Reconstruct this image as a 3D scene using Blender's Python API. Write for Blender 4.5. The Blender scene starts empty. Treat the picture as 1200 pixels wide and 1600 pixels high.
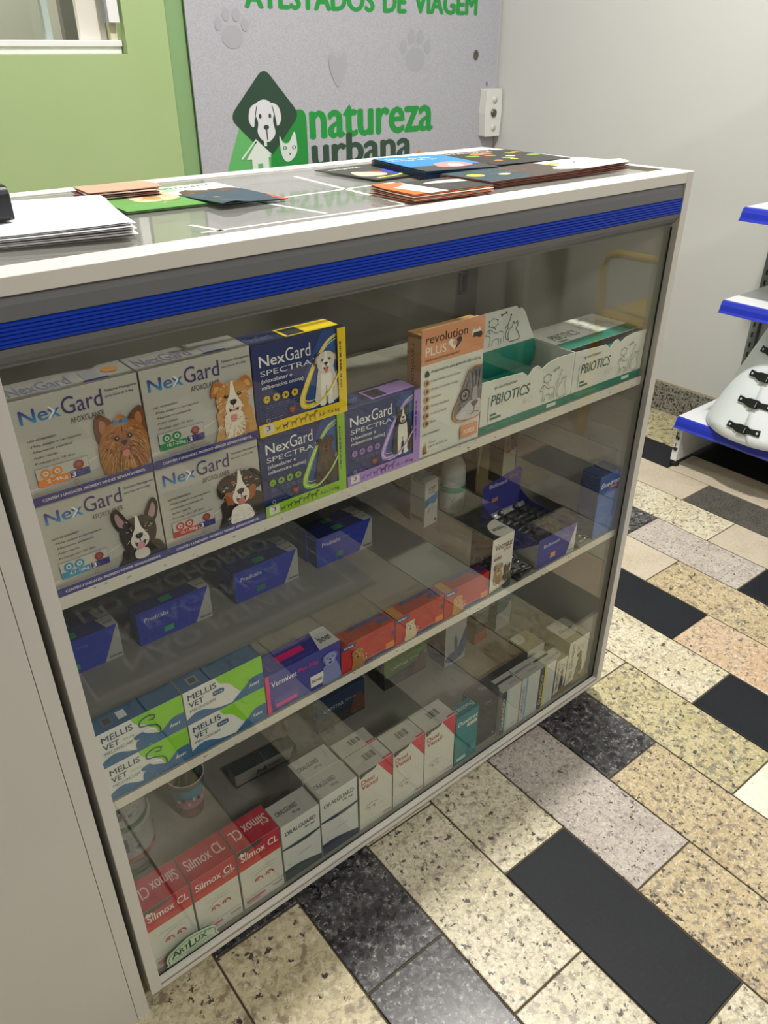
import bpy, math, random
from mathutils import Matrix, Vector

sc = bpy.context.scene
COL = sc.collection
R = random.Random(7)

# ------------------------------------------------------------ camera, world, light
cam_d = bpy.data.cameras.new('camera')
cam = bpy.data.objects.new('camera', cam_d)
COL.objects.link(cam)
cam_d.sensor_fit = 'VERTICAL'
cam_d.sensor_height = 24.0
cam_d.lens = 24.0 * 1220.25 / 1600.0
cam_d.clip_start = 0.02
right = Vector((0.77480372, -0.63219839, -0.00209705))
down = Vector((-0.32300427, -0.39300873, -0.86093692))
fwd = Vector((0.54345877, 0.66773448, -0.5087074))
cam.matrix_world = Matrix(((right.x, -down.x, -fwd.x, -0.1234), (right.y, -down.y, -fwd.y, -0.6655),
                           (right.z, -down.z, -fwd.z, 1.1641), (0, 0, 0, 1)))
sc.camera = cam
sc.view_settings.view_transform = 'Standard'
sc.view_settings.look = 'None'
sc.view_settings.exposure = 0.12
sc.view_settings.gamma = 1.0
sc.view_settings.use_curve_mapping = False
sc.cycles.use_denoising = True
sc.cycles.max_bounces = 10
sc.cycles.transparent_max_bounces = 16
sc.cycles.caustics_reflective = False
sc.cycles.caustics_refractive = False
w = bpy.data.worlds.new('world'); sc.world = w; w.use_nodes = True
w.node_tree.nodes['Background'].inputs[0].default_value = (0.8, 0.85, 0.9, 1)
w.node_tree.nodes['Background'].inputs[1].default_value = 0.15

CEIL = 2.75
LAMPS = [  # x, y, size, watts; the first is the downlight, the rest added fill
    (1.15, 0.22, 0.12, 60, (1.0, 0.965, 0.90)),
    (0.5, -2.4, 0.5, 38, (1.0, 0.98, 0.95)),  # added fill for the cabinet and box fronts
    (1.9, -1.3, 0.3, 12, (1.0, 0.98, 0.95)),  # added fill on the shop side
    (-0.6, 1.1, 0.4, 12, (1.0, 0.98, 0.96)),  # added fill for the back wall
    (0.5, 2.6, 0.4, 42, (1.0, 0.98, 0.95)),  # added to brighten the room behind the hatch
]

# ------------------------------------------------------------ helpers
ORD = ['first', 'second', 'third', 'fourth', 'fifth', 'sixth', 'seventh', 'eighth', 'ninth']
def lin(h):
    h = h.lstrip('#'); o = []
    for i in (0, 2, 4):
        c = int(h[i:i+2], 16) / 255.0
        o.append(c/12.92 if c <= 0.04045 else ((c+0.055)/1.055)**2.4)
    return (o[0], o[1], o[2], 1.0)

_mats = {}
def mat(h, rough=0.5, metal=0.0, noise=0.04, scale=25, spec=0.5):
    """plain coloured surface with a slight procedural unevenness"""
    k = (h, rough, metal, noise, scale, spec)
    if k in _mats: return _mats[k]
    m = bpy.data.materials.new('surface_' + h.lstrip('#')); m.use_nodes = True
    nt = m.node_tree; b = nt.nodes['Principled BSDF']
    b.inputs['Roughness'].default_value = rough; b.inputs['Metallic'].default_value = metal
    b.inputs['Specular IOR Level'].default_value = spec
    c = lin(h)
    if noise:
        tc = nt.nodes.new('ShaderNodeTexCoord'); n = nt.nodes.new('ShaderNodeTexNoise')
        n.inputs['Scale'].default_value = scale; n.inputs['Detail'].default_value = 3
        r = nt.nodes.new('ShaderNodeMix'); r.data_type = 'RGBA'
        r.inputs[6].default_value = (c[0]*(1-noise), c[1]*(1-noise), c[2]*(1-noise), 1)
        r.inputs[7].default_value = (min(1, c[0]*(1+noise)), min(1, c[1]*(1+noise)), min(1, c[2]*(1+noise)), 1)
        nt.links.new(tc.outputs['Object'], n.inputs['Vector']); nt.links.new(n.outputs[0], r.inputs[0])
        nt.links.new(r.outputs[2], b.inputs['Base Color'])
    else:
        b.inputs['Base Color'].default_value = c
    _mats[k] = m
    return m

def ink(h): return mat(h, 0.42, 0, 0)

def two_tone(h1, h2, scale=60, stretch=(1, 1, 1), rough=0.5, lo=0.4, hi=0.6):
    k = ('tt', h1, h2, scale, stretch, rough, lo, hi)
    if k in _mats: return _mats[k]
    m = bpy.data.materials.new('two_tone'); m.use_nodes = True
    nt = m.node_tree; b = nt.nodes['Principled BSDF']; b.inputs['Roughness'].default_value = rough
    tc = nt.nodes.new('ShaderNodeTexCoord'); mp = nt.nodes.new('ShaderNodeMapping')
    mp.inputs['Scale'].default_value = stretch
    n = nt.nodes.new('ShaderNodeTexNoise'); n.inputs['Scale'].default_value = scale; n.inputs['Detail'].default_value = 4
    r = nt.nodes.new('ShaderNodeValToRGB')
    r.color_ramp.elements[0].position = lo; r.color_ramp.elements[0].color = lin(h1)
    r.color_ramp.elements[1].position = hi; r.color_ramp.elements[1].color = lin(h2)
    L = nt.links.new
    L(tc.outputs['Object'], mp.inputs[0]); L(mp.outputs[0], n.inputs['Vector']); L(n.outputs[0], r.inputs[0]); L(r.outputs[0], b.inputs['Base Color'])
    _mats[k] = m
    return m

def gradient_z(name, stops, z0, z1):
    m = bpy.data.materials.new(name); m.use_nodes = True
    nt = m.node_tree; b = nt.nodes['Principled BSDF']; b.inputs['Roughness'].default_value = 0.4
    tc = nt.nodes.new('ShaderNodeTexCoord'); s = nt.nodes.new('ShaderNodeSeparateXYZ'); mr = nt.nodes.new('ShaderNodeMapRange')
    mr.inputs[1].default_value = z0; mr.inputs[2].default_value = z1
    r = nt.nodes.new('ShaderNodeValToRGB'); cr = r.color_ramp
    cr.elements[0].color = lin(stops[0]); cr.elements[1].color = lin(stops[-1])
    for i, h in enumerate(stops[1:-1]):
        e = cr.elements.new((i+1)/(len(stops)-1)); e.color = lin(h)
    L = nt.links.new
    L(tc.outputs['Object'], s.inputs[0]); L(s.outputs[2], mr.inputs[0]); L(mr.outputs[0], r.inputs[0]); L(r.outputs[0], b.inputs['Base Color'])
    return m

def granite(name, base, tint, speck, dens=0.60, sscale=70, tscale=14, fine=None, rough=0.28, speck2=None, bump=0.0):
    m = bpy.data.materials.new(name); m.use_nodes = True
    nt = m.node_tree; b = nt.nodes['Principled BSDF']; L = nt.links.new
    b.inputs['Roughness'].default_value = rough
    tc = nt.nodes.new('ShaderNodeTexCoord'); oi = nt.nodes.new('ShaderNodeObjectInfo')
    vm = nt.nodes.new('ShaderNodeVectorMath'); vm.operation = 'MULTIPLY_ADD'
    cb = nt.nodes.new('ShaderNodeCombineXYZ')
    for i in range(3): L(oi.outputs['Random'], cb.inputs[i])
    vm.inputs[1].default_value = (9.7, 6.1, 3.3)
    L(cb.outputs[0], vm.inputs[0]); L(tc.outputs['Object'], vm.inputs[2])
    def noise(s, d=3, rg=0.55, dist=0.0):
        n = nt.nodes.new('ShaderNodeTexNoise'); n.inputs['Scale'].default_value = s; n.inputs['Detail'].default_value = d
        n.inputs['Roughness'].default_value = rg; n.inputs['Distortion'].default_value = dist
        L(vm.outputs[0], n.inputs['Vector']); return n.outputs[0]
    def ramp(src, a, bb):
        r = nt.nodes.new('ShaderNodeMapRange'); r.inputs[1].default_value = a; r.inputs[2].default_value = bb
        L(src, r.inputs[0]); return r.outputs[0]
    def mix(f, a, c):
        x = nt.nodes.new('ShaderNodeMix'); x.data_type = 'RGBA'
        if isinstance(f, float): x.inputs[0].default_value = f
        else: L(f, x.inputs[0])
        for sock, v in ((6, a), (7, c)):
            if isinstance(v, str): x.inputs[sock].default_value = lin(v)
            else: L(v, x.inputs[sock])
        return x.outputs[2]
    if name == 'slate_black': b.inputs['Specular IOR Level'].default_value = 0.25
    c = mix(ramp(noise(tscale, 3), 0.42, 0.62), base, tint)
    c = mix(ramp(noise(sscale*2.6, 2, 0.7), 0.52, 0.68), c, fine or tint)
    mm = nt.nodes.new('ShaderNodeMath'); mm.operation = 'MULTIPLY'; mm.inputs[1].default_value = 0.5
    L(ramp(noise(sscale*3.1, 3, 0.75), 0.47, 0.60), mm.inputs[0]); c = mix(mm.outputs[0], c, speck2 or tint)
    if speck2: c = mix(ramp(noise(sscale*1.35, 5, 0.72, 0.15), dens-0.06, dens+0.02), c, speck2)
    c = mix(ramp(noise(sscale*1.5, 5, 0.66, 0.12), dens+0.008, dens+0.038), c, speck)
    L(c, b.inputs['Base Color'])
    _mats[name] = m
    return m

def glass_mat(name, tint, f0=0.05, rough=0.0, dust=0.0):
    m = bpy.data.materials.new(name); m.use_nodes = True
    nt = m.node_tree; nt.nodes.remove(nt.nodes['Principled BSDF']); out = nt.nodes['Material Output']
    L = nt.links.new
    lw = nt.nodes.new('ShaderNodeLayerWeight'); lw.inputs[0].default_value = 0.5
    p = nt.nodes.new('ShaderNodeMath'); p.operation = 'POWER'; p.inputs[1].default_value = 5
    ma = nt.nodes.new('ShaderNodeMath'); ma.operation = 'MULTIPLY_ADD'; ma.inputs[1].default_value = 1-f0; ma.inputs[2].default_value = f0
    L(lw.outputs['Facing'], p.inputs[0]); L(p.outputs[0], ma.inputs[0])
    t = nt.nodes.new('ShaderNodeBsdfTransparent'); t.inputs[0].default_value = tint
    g = nt.nodes.new('ShaderNodeBsdfGlossy'); g.inputs['Roughness'].default_value = rough; g.inputs[0].default_value = (1, 1, 1, 1)
    x = nt.nodes.new('ShaderNodeMixShader')
    L(ma.outputs[0], x.inputs[0]); L(t.outputs[0], x.inputs[1]); L(g.outputs[0], x.inputs[2])
    if dust:   # fine scratches and dust film, slightly patchy
        df = nt.nodes.new('ShaderNodeBsdfDiffuse'); df.inputs[0].default_value = lin('#d2d1cc')
        n = nt.nodes.new('ShaderNodeTexNoise'); n.inputs['Scale'].default_value = 14; n.inputs['Detail'].default_value = 5
        mr = nt.nodes.new('ShaderNodeMapRange'); mr.inputs[3].default_value = dust*0.75; mr.inputs[4].default_value = dust*1.25
        tc = nt.nodes.new('ShaderNodeTexCoord'); L(tc.outputs['Object'], n.inputs['Vector']); L(n.outputs[0], mr.inputs[0])
        y = nt.nodes.new('ShaderNodeMixShader'); L(mr.outputs[0], y.inputs[0]); L(x.outputs[0], y.inputs[1]); L(df.outputs[0], y.inputs[2]); x = y
    L(x.outputs[0], out.inputs[0])
    return m

class MB:
    def __init__(s): s.v = []; s.f = []; s.m = []; s.mats = []; s.sm = []
    def mi(s, m):
        if m not in s.mats: s.mats.append(m)
        return s.mats.index(m)
    def face(s, pts, m, smooth=False):
        n = len(s.v); s.v += [tuple(p) for p in pts]; s.f.append(list(range(n, n+len(pts)))); s.m.append(s.mi(m)); s.sm.append(smooth)
    def box(s, x0, x1, y0, y1, z0, z1, m, sides=None):
        sides = sides or {}
        n = len(s.v)
        s.v += [(x0, y0, z0), (x1, y0, z0), (x1, y1, z0), (x0, y1, z0), (x0, y0, z1), (x1, y0, z1), (x1, y1, z1), (x0, y1, z1)]
        for key, q in (('bottom', (0, 3, 2, 1)), ('top', (4, 5, 6, 7)), ('front', (0, 1, 5, 4)), ('right', (1, 2, 6, 5)), ('back', (2, 3, 7, 6)), ('left', (3, 0, 4, 7))):
            s.f.append([n+i for i in q]); s.m.append(s.mi(sides.get(key, m))); s.sm.append(False)
    def grid(s, rows, m, smooth=True, closed=False):
        """rows of equal-length point lists -> quad surface"""
        n = len(s.v); k = len(rows[0])
        for r in rows: s.v += [tuple(p) for p in r]
        for i in range(len(rows)-1):
            for j in range(k if closed else k-1):
                a = n+i*k+j; b = n+i*k+(j+1) % k
                s.f.append([a, b, b+k, a+k]); s.m.append(s.mi(m)); s.sm.append(smooth)
    def lathe(s, prof, m, seg=32, c=(0, 0, 0), cap0=True, cap1=True):
        rows = [[(c[0]+r*math.cos(2*math.pi*j/seg), c[1]+r*math.sin(2*math.pi*j/seg), c[2]+z) for j in range(seg)] for r, z in prof]
        s.grid(rows, m, True, True)
        if cap0: s.face(rows[0][::-1], m)
        if cap1: s.face(rows[-1], m)
    def tube(s, pts, r, m, seg=10):
        rows = []; n = len(pts)
        for i, p in enumerate(pts):
            p = Vector(p); a = Vector(pts[max(0, i-1)]); b = Vector(pts[min(n-1, i+1)])
            d = (b-a).normalized(); u = d.orthogonal().normalized() if abs(d.z) > 0.99 else d.cross(Vector((0, 0, 1))).normalized()
            v = d.cross(u)
            rows.append([p+u*r*math.cos(2*math.pi*j/seg)+v*r*math.sin(2*math.pi*j/seg) for j in range(seg)])
        s.grid(rows, m, True, True); s.face(rows[0][::-1], m); s.face(rows[-1], m)
    def extrude(s, prof, x0, x1, m, axis='x', smooth=False):
        """closed (a,b) profile swept along x: a=y b=z ; along y: a=x b=z ; along z: a=x b=y"""
        f = {'x': lambda t, a, b: (t, a, b), 'y': lambda t, a, b: (a, t, b), 'z': lambda t, a, b: (a, b, t)}[axis]
        r0 = [f(x0, a, b) for a, b in prof]; r1 = [f(x1, a, b) for a, b in prof]
        s.grid([r0, r1], m, smooth, True); s.face(r0[::-1], m); s.face(r1, m)
    def build(s, name, parent=None, loc=None, rot=None, bevel=0):
        me = bpy.data.meshes.new(name); me.from_pydata(s.v, [], s.f)
        for m in s.mats: me.materials.append(m)
        for i, p in enumerate(me.polygons): p.material_index = s.m[i]; p.use_smooth = s.sm[i]
        me.update()
        o = bpy.data.objects.new(name, me); COL.objects.link(o)
        if parent: o.parent = parent
        if loc: o.location = loc
        if rot: o.rotation_euler = rot
        if bevel:
            b = o.modifiers.new('bevel', 'BEVEL'); b.width = bevel; b.segments = 2; b.limit_method = 'ANGLE'
        return o

def tag(o, label, cat, group=None):
    o['label'] = label; o['category'] = cat
    if group: o['group'] = group
    return o
def empty(name, loc, rz=0):
    o = bpy.data.objects.new(name, None); COL.objects.link(o); o.location = loc; o.rotation_euler = (0, 0, rz); o.empty_display_size = 0.05
    return o
def struct(o): o['kind'] = 'structure'; return o

# ---- flat print ---------------------------------------------------------------
_txt = {}
def text_tris(s, bold=0):
    k = s
    if k in _txt: return _txt[k]
    cu = bpy.data.curves.new('t', 'FONT'); cu.body = s; cu.size = 1;  cu.resolution_u = 3; cu.fill_mode = 'FRONT'
    o = bpy.data.objects.new('t', cu); COL.objects.link(o)
    bpy.context.view_layer.update()
    dg = bpy.context.evaluated_depsgraph_get(); me = o.evaluated_get(dg).to_mesh()
    v = [(p.co.x, p.co.y) for p in me.vertices]; f = [tuple(p.vertices) for p in me.polygons]
    o.evaluated_get(dg).to_mesh_clear(); bpy.data.objects.remove(o); bpy.data.curves.remove(cu)
    if v:
        x0 = min(a for a, b in v); x1 = max(a for a, b in v); y0 = min(b for a, b in v); y1 = max(b for a, b in v)
        v = [((a-x0)/(x1-x0), (b-y0)/max(1e-6, y1-y0)) for a, b in v]
    _txt[k] = (v, f)
    return _txt[k]

def crom(pts, n=5, closed=True):
    out = []; N = len(pts)
    for i in range(N if closed else N-1):
        g = lambda j: pts[j % N] if closed else pts[max(0, min(N-1, j))]
        p0, p1, p2, p3 = g(i-1), g(i), g(i+1), g(i+2)
        for k in range(n):
            t = k/n
            out.append(tuple(0.5*(2*p1[a]+(p2[a]-p0[a])*t+(2*p0[a]-5*p1[a]+4*p2[a]-p3[a])*t*t+(3*p1[a]-p0[a]-3*p2[a]+p3[a])*t**3) for a in (0, 1)))
    if not closed: out.append(tuple(pts[-1][:2]))
    return out

class Face:
    """a flat printed face: P0 lower-left corner, U and V edge vectors; u,v run 0..1"""
    def __init__(s, P0, U, V, step=0.00005):
        s.P = Vector(P0); s.U = Vector(U); s.V = Vector(V); s.w = s.U.length; s.h = s.V.length
        s.N = s.U.cross(s.V).normalized(); s.mb = MB(); s.k = 1.0; s.step = step; s.box = None
    def p(s, u, v):
        u = min(1, max(0, u)); v = min(1, max(0, v))
        return s.P + s.U*u + s.V*v + s.N*(s.k*s.step)
    def poly(s, pts, c):
        s.mb.face([s.p(*q) for q in pts], ink(c) if isinstance(c, str) else c); s.k += 1
    def rect(s, u0, v0, u1, v1, c): s.poly([(u0, v0), (u1, v0), (u1, v1), (u0, v1)], c)
    def blob(s, pts, c, n=5): s.poly(crom(pts, n), c)
    def ell(s, cx, cy, r, c, ry=None, rot=0, n=20):
        """r, ry in metres"""
        ry = ry or r; ca, sa = math.cos(rot), math.sin(rot); q = []
        for i in range(n):
            a = 2*math.pi*i/n; x = r*math.cos(a); y = ry*math.sin(a)
            q.append((cx+(x*ca-y*sa)/s.w, cy+(x*sa+y*ca)/s.h))
        s.poly(q, c)
    def ring(s, cx, cy, r, t, c, ry=None):
        ry = ry or r; m = ink(c)
        for i in range(18):
            a, b = 2*math.pi*i/18, 2*math.pi*(i+1)/18
            s.mb.face([s.p(cx+rr*math.cos(x)/s.w, cy+rr*ry/r*math.sin(x)/s.h) for rr, x in ((r-t, a), (r, a), (r, b), (r-t, b))], m)
        s.k += 1
    def line(s, pts, t, c, smooth=0, taper=False):
        """t width in metres"""
        if smooth: pts = crom(pts, smooth, False)
        m = ink(c) if isinstance(c, str) else c
        q = [(u*s.w, v*s.h) for u, v in pts]; L = []; Rr = []; n = len(q)
        for i in range(n):
            a = q[max(0, i-1)]; b = q[min(n-1, i+1)]; dx, dy = b[0]-a[0], b[1]-a[1]; l = math.hypot(dx, dy) or 1
            tt = t*(math.sin(math.pi*(i+0.4)/(n-0.2)) if taper else 1)
            nx, ny = -dy/l*tt/2, dx/l*tt/2
            L.append(((q[i][0]+nx)/s.w, (q[i][1]+ny)/s.h)); Rr.append(((q[i][0]-nx)/s.w, (q[i][1]-ny)/s.h))
        for i in range(n-1): s.mb.face([s.p(*L[i]), s.p(*Rr[i]), s.p(*Rr[i+1]), s.p(*L[i+1])], m)
        s.k += 1
    def text(s, t, u0, v0, u1, v1, c, bold=0.0, shear=0.0, rot=0, flip=False):
        """text stretched into the rectangle; rot=90 runs upwards, flip turns it upside down"""
        if bold and not rot:   # heavier weight: the same letters struck again slightly apart
            e = min(bold, 0.13)*0.55*(v1-v0)*s.h; du = e/s.w; dv = e*0.5/s.h
            for a, b in ((-du, 0), (du, 0), (0, -dv), (0, dv)): s.text(t, u0+a, v0+b, u1+a, v1+b, c, 0, shear, rot, flip); s.k -= 0.8
        v, f = text_tris(t); m = ink(c) if isinstance(c, str) else c
        pts = []
        for a, b in v:
            a2 = a + shear*b*(v1-v0)*s.h/((u1-u0)*s.w) if not rot else a
            if flip: a2, b = 1-a2, 1-b
            if rot == 90: pts.append(s.p(u1-(u1-u0)*b, v0+(v1-v0)*a2))
            elif rot == -90: pts.append(s.p(u0+(u1-u0)*b, v1-(v1-v0)*a2))
            else: pts.append(s.p(u0+(u1-u0)*a2, v0+(v1-v0)*b))
        mb = s.mb; n = len(mb.v); mb.v += [tuple(p) for p in pts]; i = mb.mi(m)
        for q in f: mb.f.append([n+j for j in q]); mb.m.append(i); mb.sm.append(False)
        s.k += 1
    def bars(s, u0, v0, u1, n, dv, t, c, seed=1):
        """small print too fine to read: broken thin strokes"""
        r = random.Random(seed); m = ink(c)
        for i in range(n):
            v = v0-i*dv; u = u0; e = u1-(u1-u0)*r.uniform(0, 0.35)
            while u < e:
                l = r.uniform(0.02, 0.07)*min(1, 4*(u1-u0)); l = min(l, e-u)
                s.mb.face([s.p(u, v), s.p(u+l, v), s.p(u+l, v+t), s.p(u, v+t)], m); u += l+0.012
        s.k += 1
    def hair(s, cx, cy, rx, ry, n, cols, l=0.12, t=0.0006, seed=3, down=0.3):
        r = random.Random(seed)
        for c in cols:
            m = ink(c)
            for i in range(n//len(cols)):
                a = r.uniform(0, 6.283); q = math.sqrt(r.random()); x = cx+rx*q*math.cos(a); y = cy+ry*q*math.sin(a)
                dx = math.cos(a)*l*rx; dy = (math.sin(a)-down)*l*ry
                nx, ny = -dy*s.h, dx*s.w; k = t/2/(math.hypot(nx, ny) or 1)
                nx, ny = nx*k/s.w, ny*k/s.h
                s.mb.face([s.p(x-nx, y-ny), s.p(x+nx, y+ny), s.p(x+dx, y+dy)], m)
            s.k += 0.5
    def build(s, name, parent): return s.mb.build(name, parent)

def faces(w_, d, h, e=0.0002):
    F = Face((-w_/2, -d/2-e, 0), (w_, 0, 0), (0, 0, h))
    T = Face((-w_/2, -d/2, h+e), (w_, 0, 0), (0, d, 0))
    Lf = Face((-w_/2-e, d/2, 0), (0, -d, 0), (0, 0, h))
    return F, T, Lf

def carton(name, label, x0, x1, y0, d, z0, h, body, group=None, sides=None, rz=0, cat='box', crease='#77756e'):
    """closed folding carton; origin at the middle of its base, printed faces are added by the caller"""
    w_ = x1-x0; mb = MB()
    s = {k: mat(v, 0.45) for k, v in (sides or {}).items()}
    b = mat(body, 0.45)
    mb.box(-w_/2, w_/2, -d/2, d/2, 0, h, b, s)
    o = mb.build(name, None, ((x0+x1)/2, y0+d/2, z0), (0, 0, rz), bevel=0.0005)
    tag(o, label, cat, group)
    t = MB()   # tucked flap edge proud of the left end
    t.box(-w_/2-0.00045, -w_/2, -d/2+0.002, d/2-0.002, h-0.004, h-0.0032, mat(crease, 0.6))
    t.build('flap_seam', o)
    return (o,) + faces(w_, d, h)

# ------------------------------------------------------------ materials
M_WHITE = mat('#d9d5cc', 0.42, 0, 0.05, 8)
M_MELA = mat('#d2cfc8', 0.4, 0, 0.03, 6)
M_PLY = two_tone('#8d8a80', '#b3b0a6', 40, (1, 8, 1), 0.6)
M_GREYPLAS = mat('#6c6d6f', 0.38, 0, 0.05, 12)
M_BLUEPLAS = mat('#0a38b0', 0.35, 0, 0.06, 20)
M_INNER = mat('#7b7971', 0.45, 0, 0.04, 6)  # shade of the dim cabinet inside put into the colour
M_SHELF = mat('#88867c', 0.4, 0, 0.04, 6)  # greyer than the white fronts: interior dimness put into the colour
M_BLACK = mat('#14140f', 0.5)
M_RUB = mat('#111112', 0.6)
M_GREEN = two_tone('#a9bd8a', '#9eb57e', 1.6, (1, 1, 1), 0.45, 0.3, 0.7)
M_WALL = mat('#cdcdcd', 0.6, 0, 0.03, 3)
M_GLASS = glass_mat('pane_glass', (0.970, 0.975, 0.950, 1), 0.029)
M_GLASS2 = glass_mat('top_glass', (0.93, 0.94, 0.93, 1), 0.035, 0.04, 0.16)

G = {
 'cream': granite('granite_cream', '#d6ceb4', '#c9bf9f', '#4d473f', 0.585, 52, 10, '#e6dfca', speck2='#9a917f'),
 'creamdark': granite('granite_cream_blotched', '#cfc4a2', '#c2b692', '#3f3835', 0.60, 32, 9, '#ddd4b8', speck2='#8f816a'),
 'yellow': granite('granite_yellow', '#c6b48c', '#b9a57c', '#45403a', 0.575, 64, 14, '#ddd2b8', speck2='#8c8070'),
 'ygreen': granite('granite_olive', '#c8bc90', '#b8aa7a', '#47453e', 0.57, 60, 16, '#d8d1b2', speck2='#868270'),
 'peach': granite('granite_peach', '#cbb496', '#c9a986', '#453f3c', 0.59, 56, 12, '#e0d3bd', speck2='#988676'),
 'pink': granite('granite_rosy_grey', '#c0b6aa', '#b0a69c', '#3f3a38', 0.60, 76, 18, '#d3cdc3', speck2='#8c8580'),
 'dark': granite('granite_dark_speckled', '#5c5b5c', '#4a494b', '#1d1c1f', 0.53, 56, 30, '#aeaca8', speck2='#38373a'),
 'greyfine': granite('granite_dark_fine', '#5b5852', '#4f4d49', '#2c2a28', 0.55, 130, 30, '#77736b'),
 'beige': granite('granite_beige_fine', '#c2b6a2', '#b6a994', '#8a7c6c', 0.62, 120, 12, '#d2c8b8'),
 'white': granite('granite_white', '#dfdfd0', '#d2d3bd', '#b9b99d', 0.66, 40, 10, '#ebebe0'),
 'black': granite('slate_black', '#1b1e23', '#171a1f', '#121317', 0.70, 60, 8, '#1f2226', rough=0.55),
 'skirt': granite('granite_skirting', '#8f8c86', '#7b7873', '#25231f', 0.52, 80, 40, '#b3afa6'),
}

# ------------------------------------------------------------ room shell
XW = 2.406; YW = 1.745; XL = -2.2; YF = -3.4
TH = -0.0151
ROW0 = 0.0986; PITCH = 0.1462
fl = MB(); fl.box(XL, XW, YF, YW, -0.05, -0.0025, mat('#514838', 0.85, 0, 0.2, 60))
floor = struct(fl.build('floor'))
def tile(row, b0, b1, kind):
    a0 = ROW0+PITCH*row; g = 0.0017
    a1 = a0+PITCH
    ca, sa = math.cos(TH), math.sin(TH)
    ac, bc = (a0+a1)/2, (b0+b1)/2
    w_, l = (PITCH/2-g), (b1-b0)/2-g
    m = MB(); e = 0.0012
    G0 = G[kind]
    # slab with a small worn arris
    ring0 = [(-w_, -l, -0.0030), (w_, -l, -0.0030), (w_, l, -0.0030), (-w_, l, -0.0030)]
    ring1 = [(-w_, -l, -e*0.5), (w_, -l, -e*0.5), (w_, l, -e*0.5), (-w_, l, -e*0.5)]
    ring2 = [(-w_+e, -l+e, 0), (w_-e, -l+e, 0), (w_-e, l-e, 0), (-w_+e, l-e, 0)]
    m.grid([ring0, ring1, ring2], G0, False, True); m.face(ring2, G0)
    x = ac*math.cos(TH) - bc*math.sin(TH)*1.0
    # local axes: a along (cos,-.0151), b along (.0151,cos)
    x = ac*0.99989 + bc*0.0151; y = -ac*0.0151 + bc*0.99989
    return m.build('granite_tile', floor, (x, y, 0), (0, 0, TH))
KN = {  # row: joints from near (negative b) to far, with the kind of each slab between
 -1: ([-1.05, -0.70, -0.38, -0.19, 0.14, 0.5], ['cream', 'dark', 'creamdark', 'creamdark', 'cream']),
 0: ([-1.1, -0.78, -0.47, 0.0097, 0.33, 0.6], ['yellow', 'pink', 'creamdark', 'dark', 'cream']),
 1: ([-1.0, -0.62, -0.42, -0.1716, 0.12, 0.5], ['cream', 'beige', 'dark', 'dark', 'ygreen']),
 2: ([-0.98, -0.66, -0.3205, 0.02, 0.36], ['peach', 'cream', 'cream', 'cream']),
 3: ([-1.2, -0.83, -0.496, -0.1606, 0.19, 0.5], ['yellow', 'cream', 'black', 'cream', 'pink']),
 4: ([-1.0, -0.66, -0.313, 0.03, 0.4], ['dark', 'yellow', 'pink', 'cream']),
 5: ([-1.1, -0.82, -0.49, -0.144, 0.2, 0.5], ['black', 'beige', 'yellow', 'dark', 'pink']),
 6: ([-0.98, -0.62, -0.305, 0.035, 0.4], ['dark', 'white', 'ygreen', 'cream']),
 7: ([-1.14, -0.80, -0.46, -0.128, 0.21, 0.5], ['pink', 'peach', 'black', 'cream', 'yellow']),
 8: ([-0.95, -0.66, -0.33, 0.018, 0.353, 0.7], ['cream', 'dark', 'peach', 'black', 'beige']),
 9: ([-0.84, -0.5, -0.15, 0.1945, 0.53, 0.85], ['black', 'cream', 'yellow', 'beige', 'cream']),
 10: ([-0.98, -0.65, -0.31, 0.029, 0.361, 0.69], ['yellow', 'pink', 'black', 'pink', 'dark']),
 11: ([-0.80, -0.47, -0.13, 0.204, 0.54, 0.88], ['dark', 'peach', 'beige', 'cream', 'yellow']),
 12: ([-0.95, -0.62, -0.29, 0.04, 0.378, 0.72], ['cream', 'pink', 'black', 'greyfine', 'beige']),
 13: ([-0.80, -0.47, -0.14, 0.19, 0.529, 0.86], ['pink', 'dark', 'cream', 'beige', 'black']),
 14: ([-0.95, -0.40, -0.06, 0.27, 0.60, 0.94], ['beige', 'peach', 'pink', 'black', 'ygreen']),
 15: ([-0.80, -0.45, -0.1, 0.25, 0.70, 1.05], ['cream', 'black', 'beige', 'greyfine', 'ygreen']),
}
kinds = ['cream', 'yellow', 'pink', 'beige', 'black', 'dark', 'cream', 'peach', 'ygreen']
for row in range(-3, 16):
    js, ks = KN.get(row, ([-0.9+0.1*(row % 3)], []))
    for i, k in enumerate(ks): tile(row, js[i], js[i+1], k)
    b = js[0]
    while b > -1.75: tile(row, b-0.34, b, R.choice(kinds)); b -= 0.34
    b = js[-1]
    while b < 1.55:
        e = min(b+0.34, 1.72); tile(row, b, e, R.choice(kinds)); b += 0.34

def wall(name, x0, x1, y0, y1, z0, z1, m): 
    mb = MB(); mb.box(x0, x1, y0, y1, z0, z1, m); return struct(mb.build(name))
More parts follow.
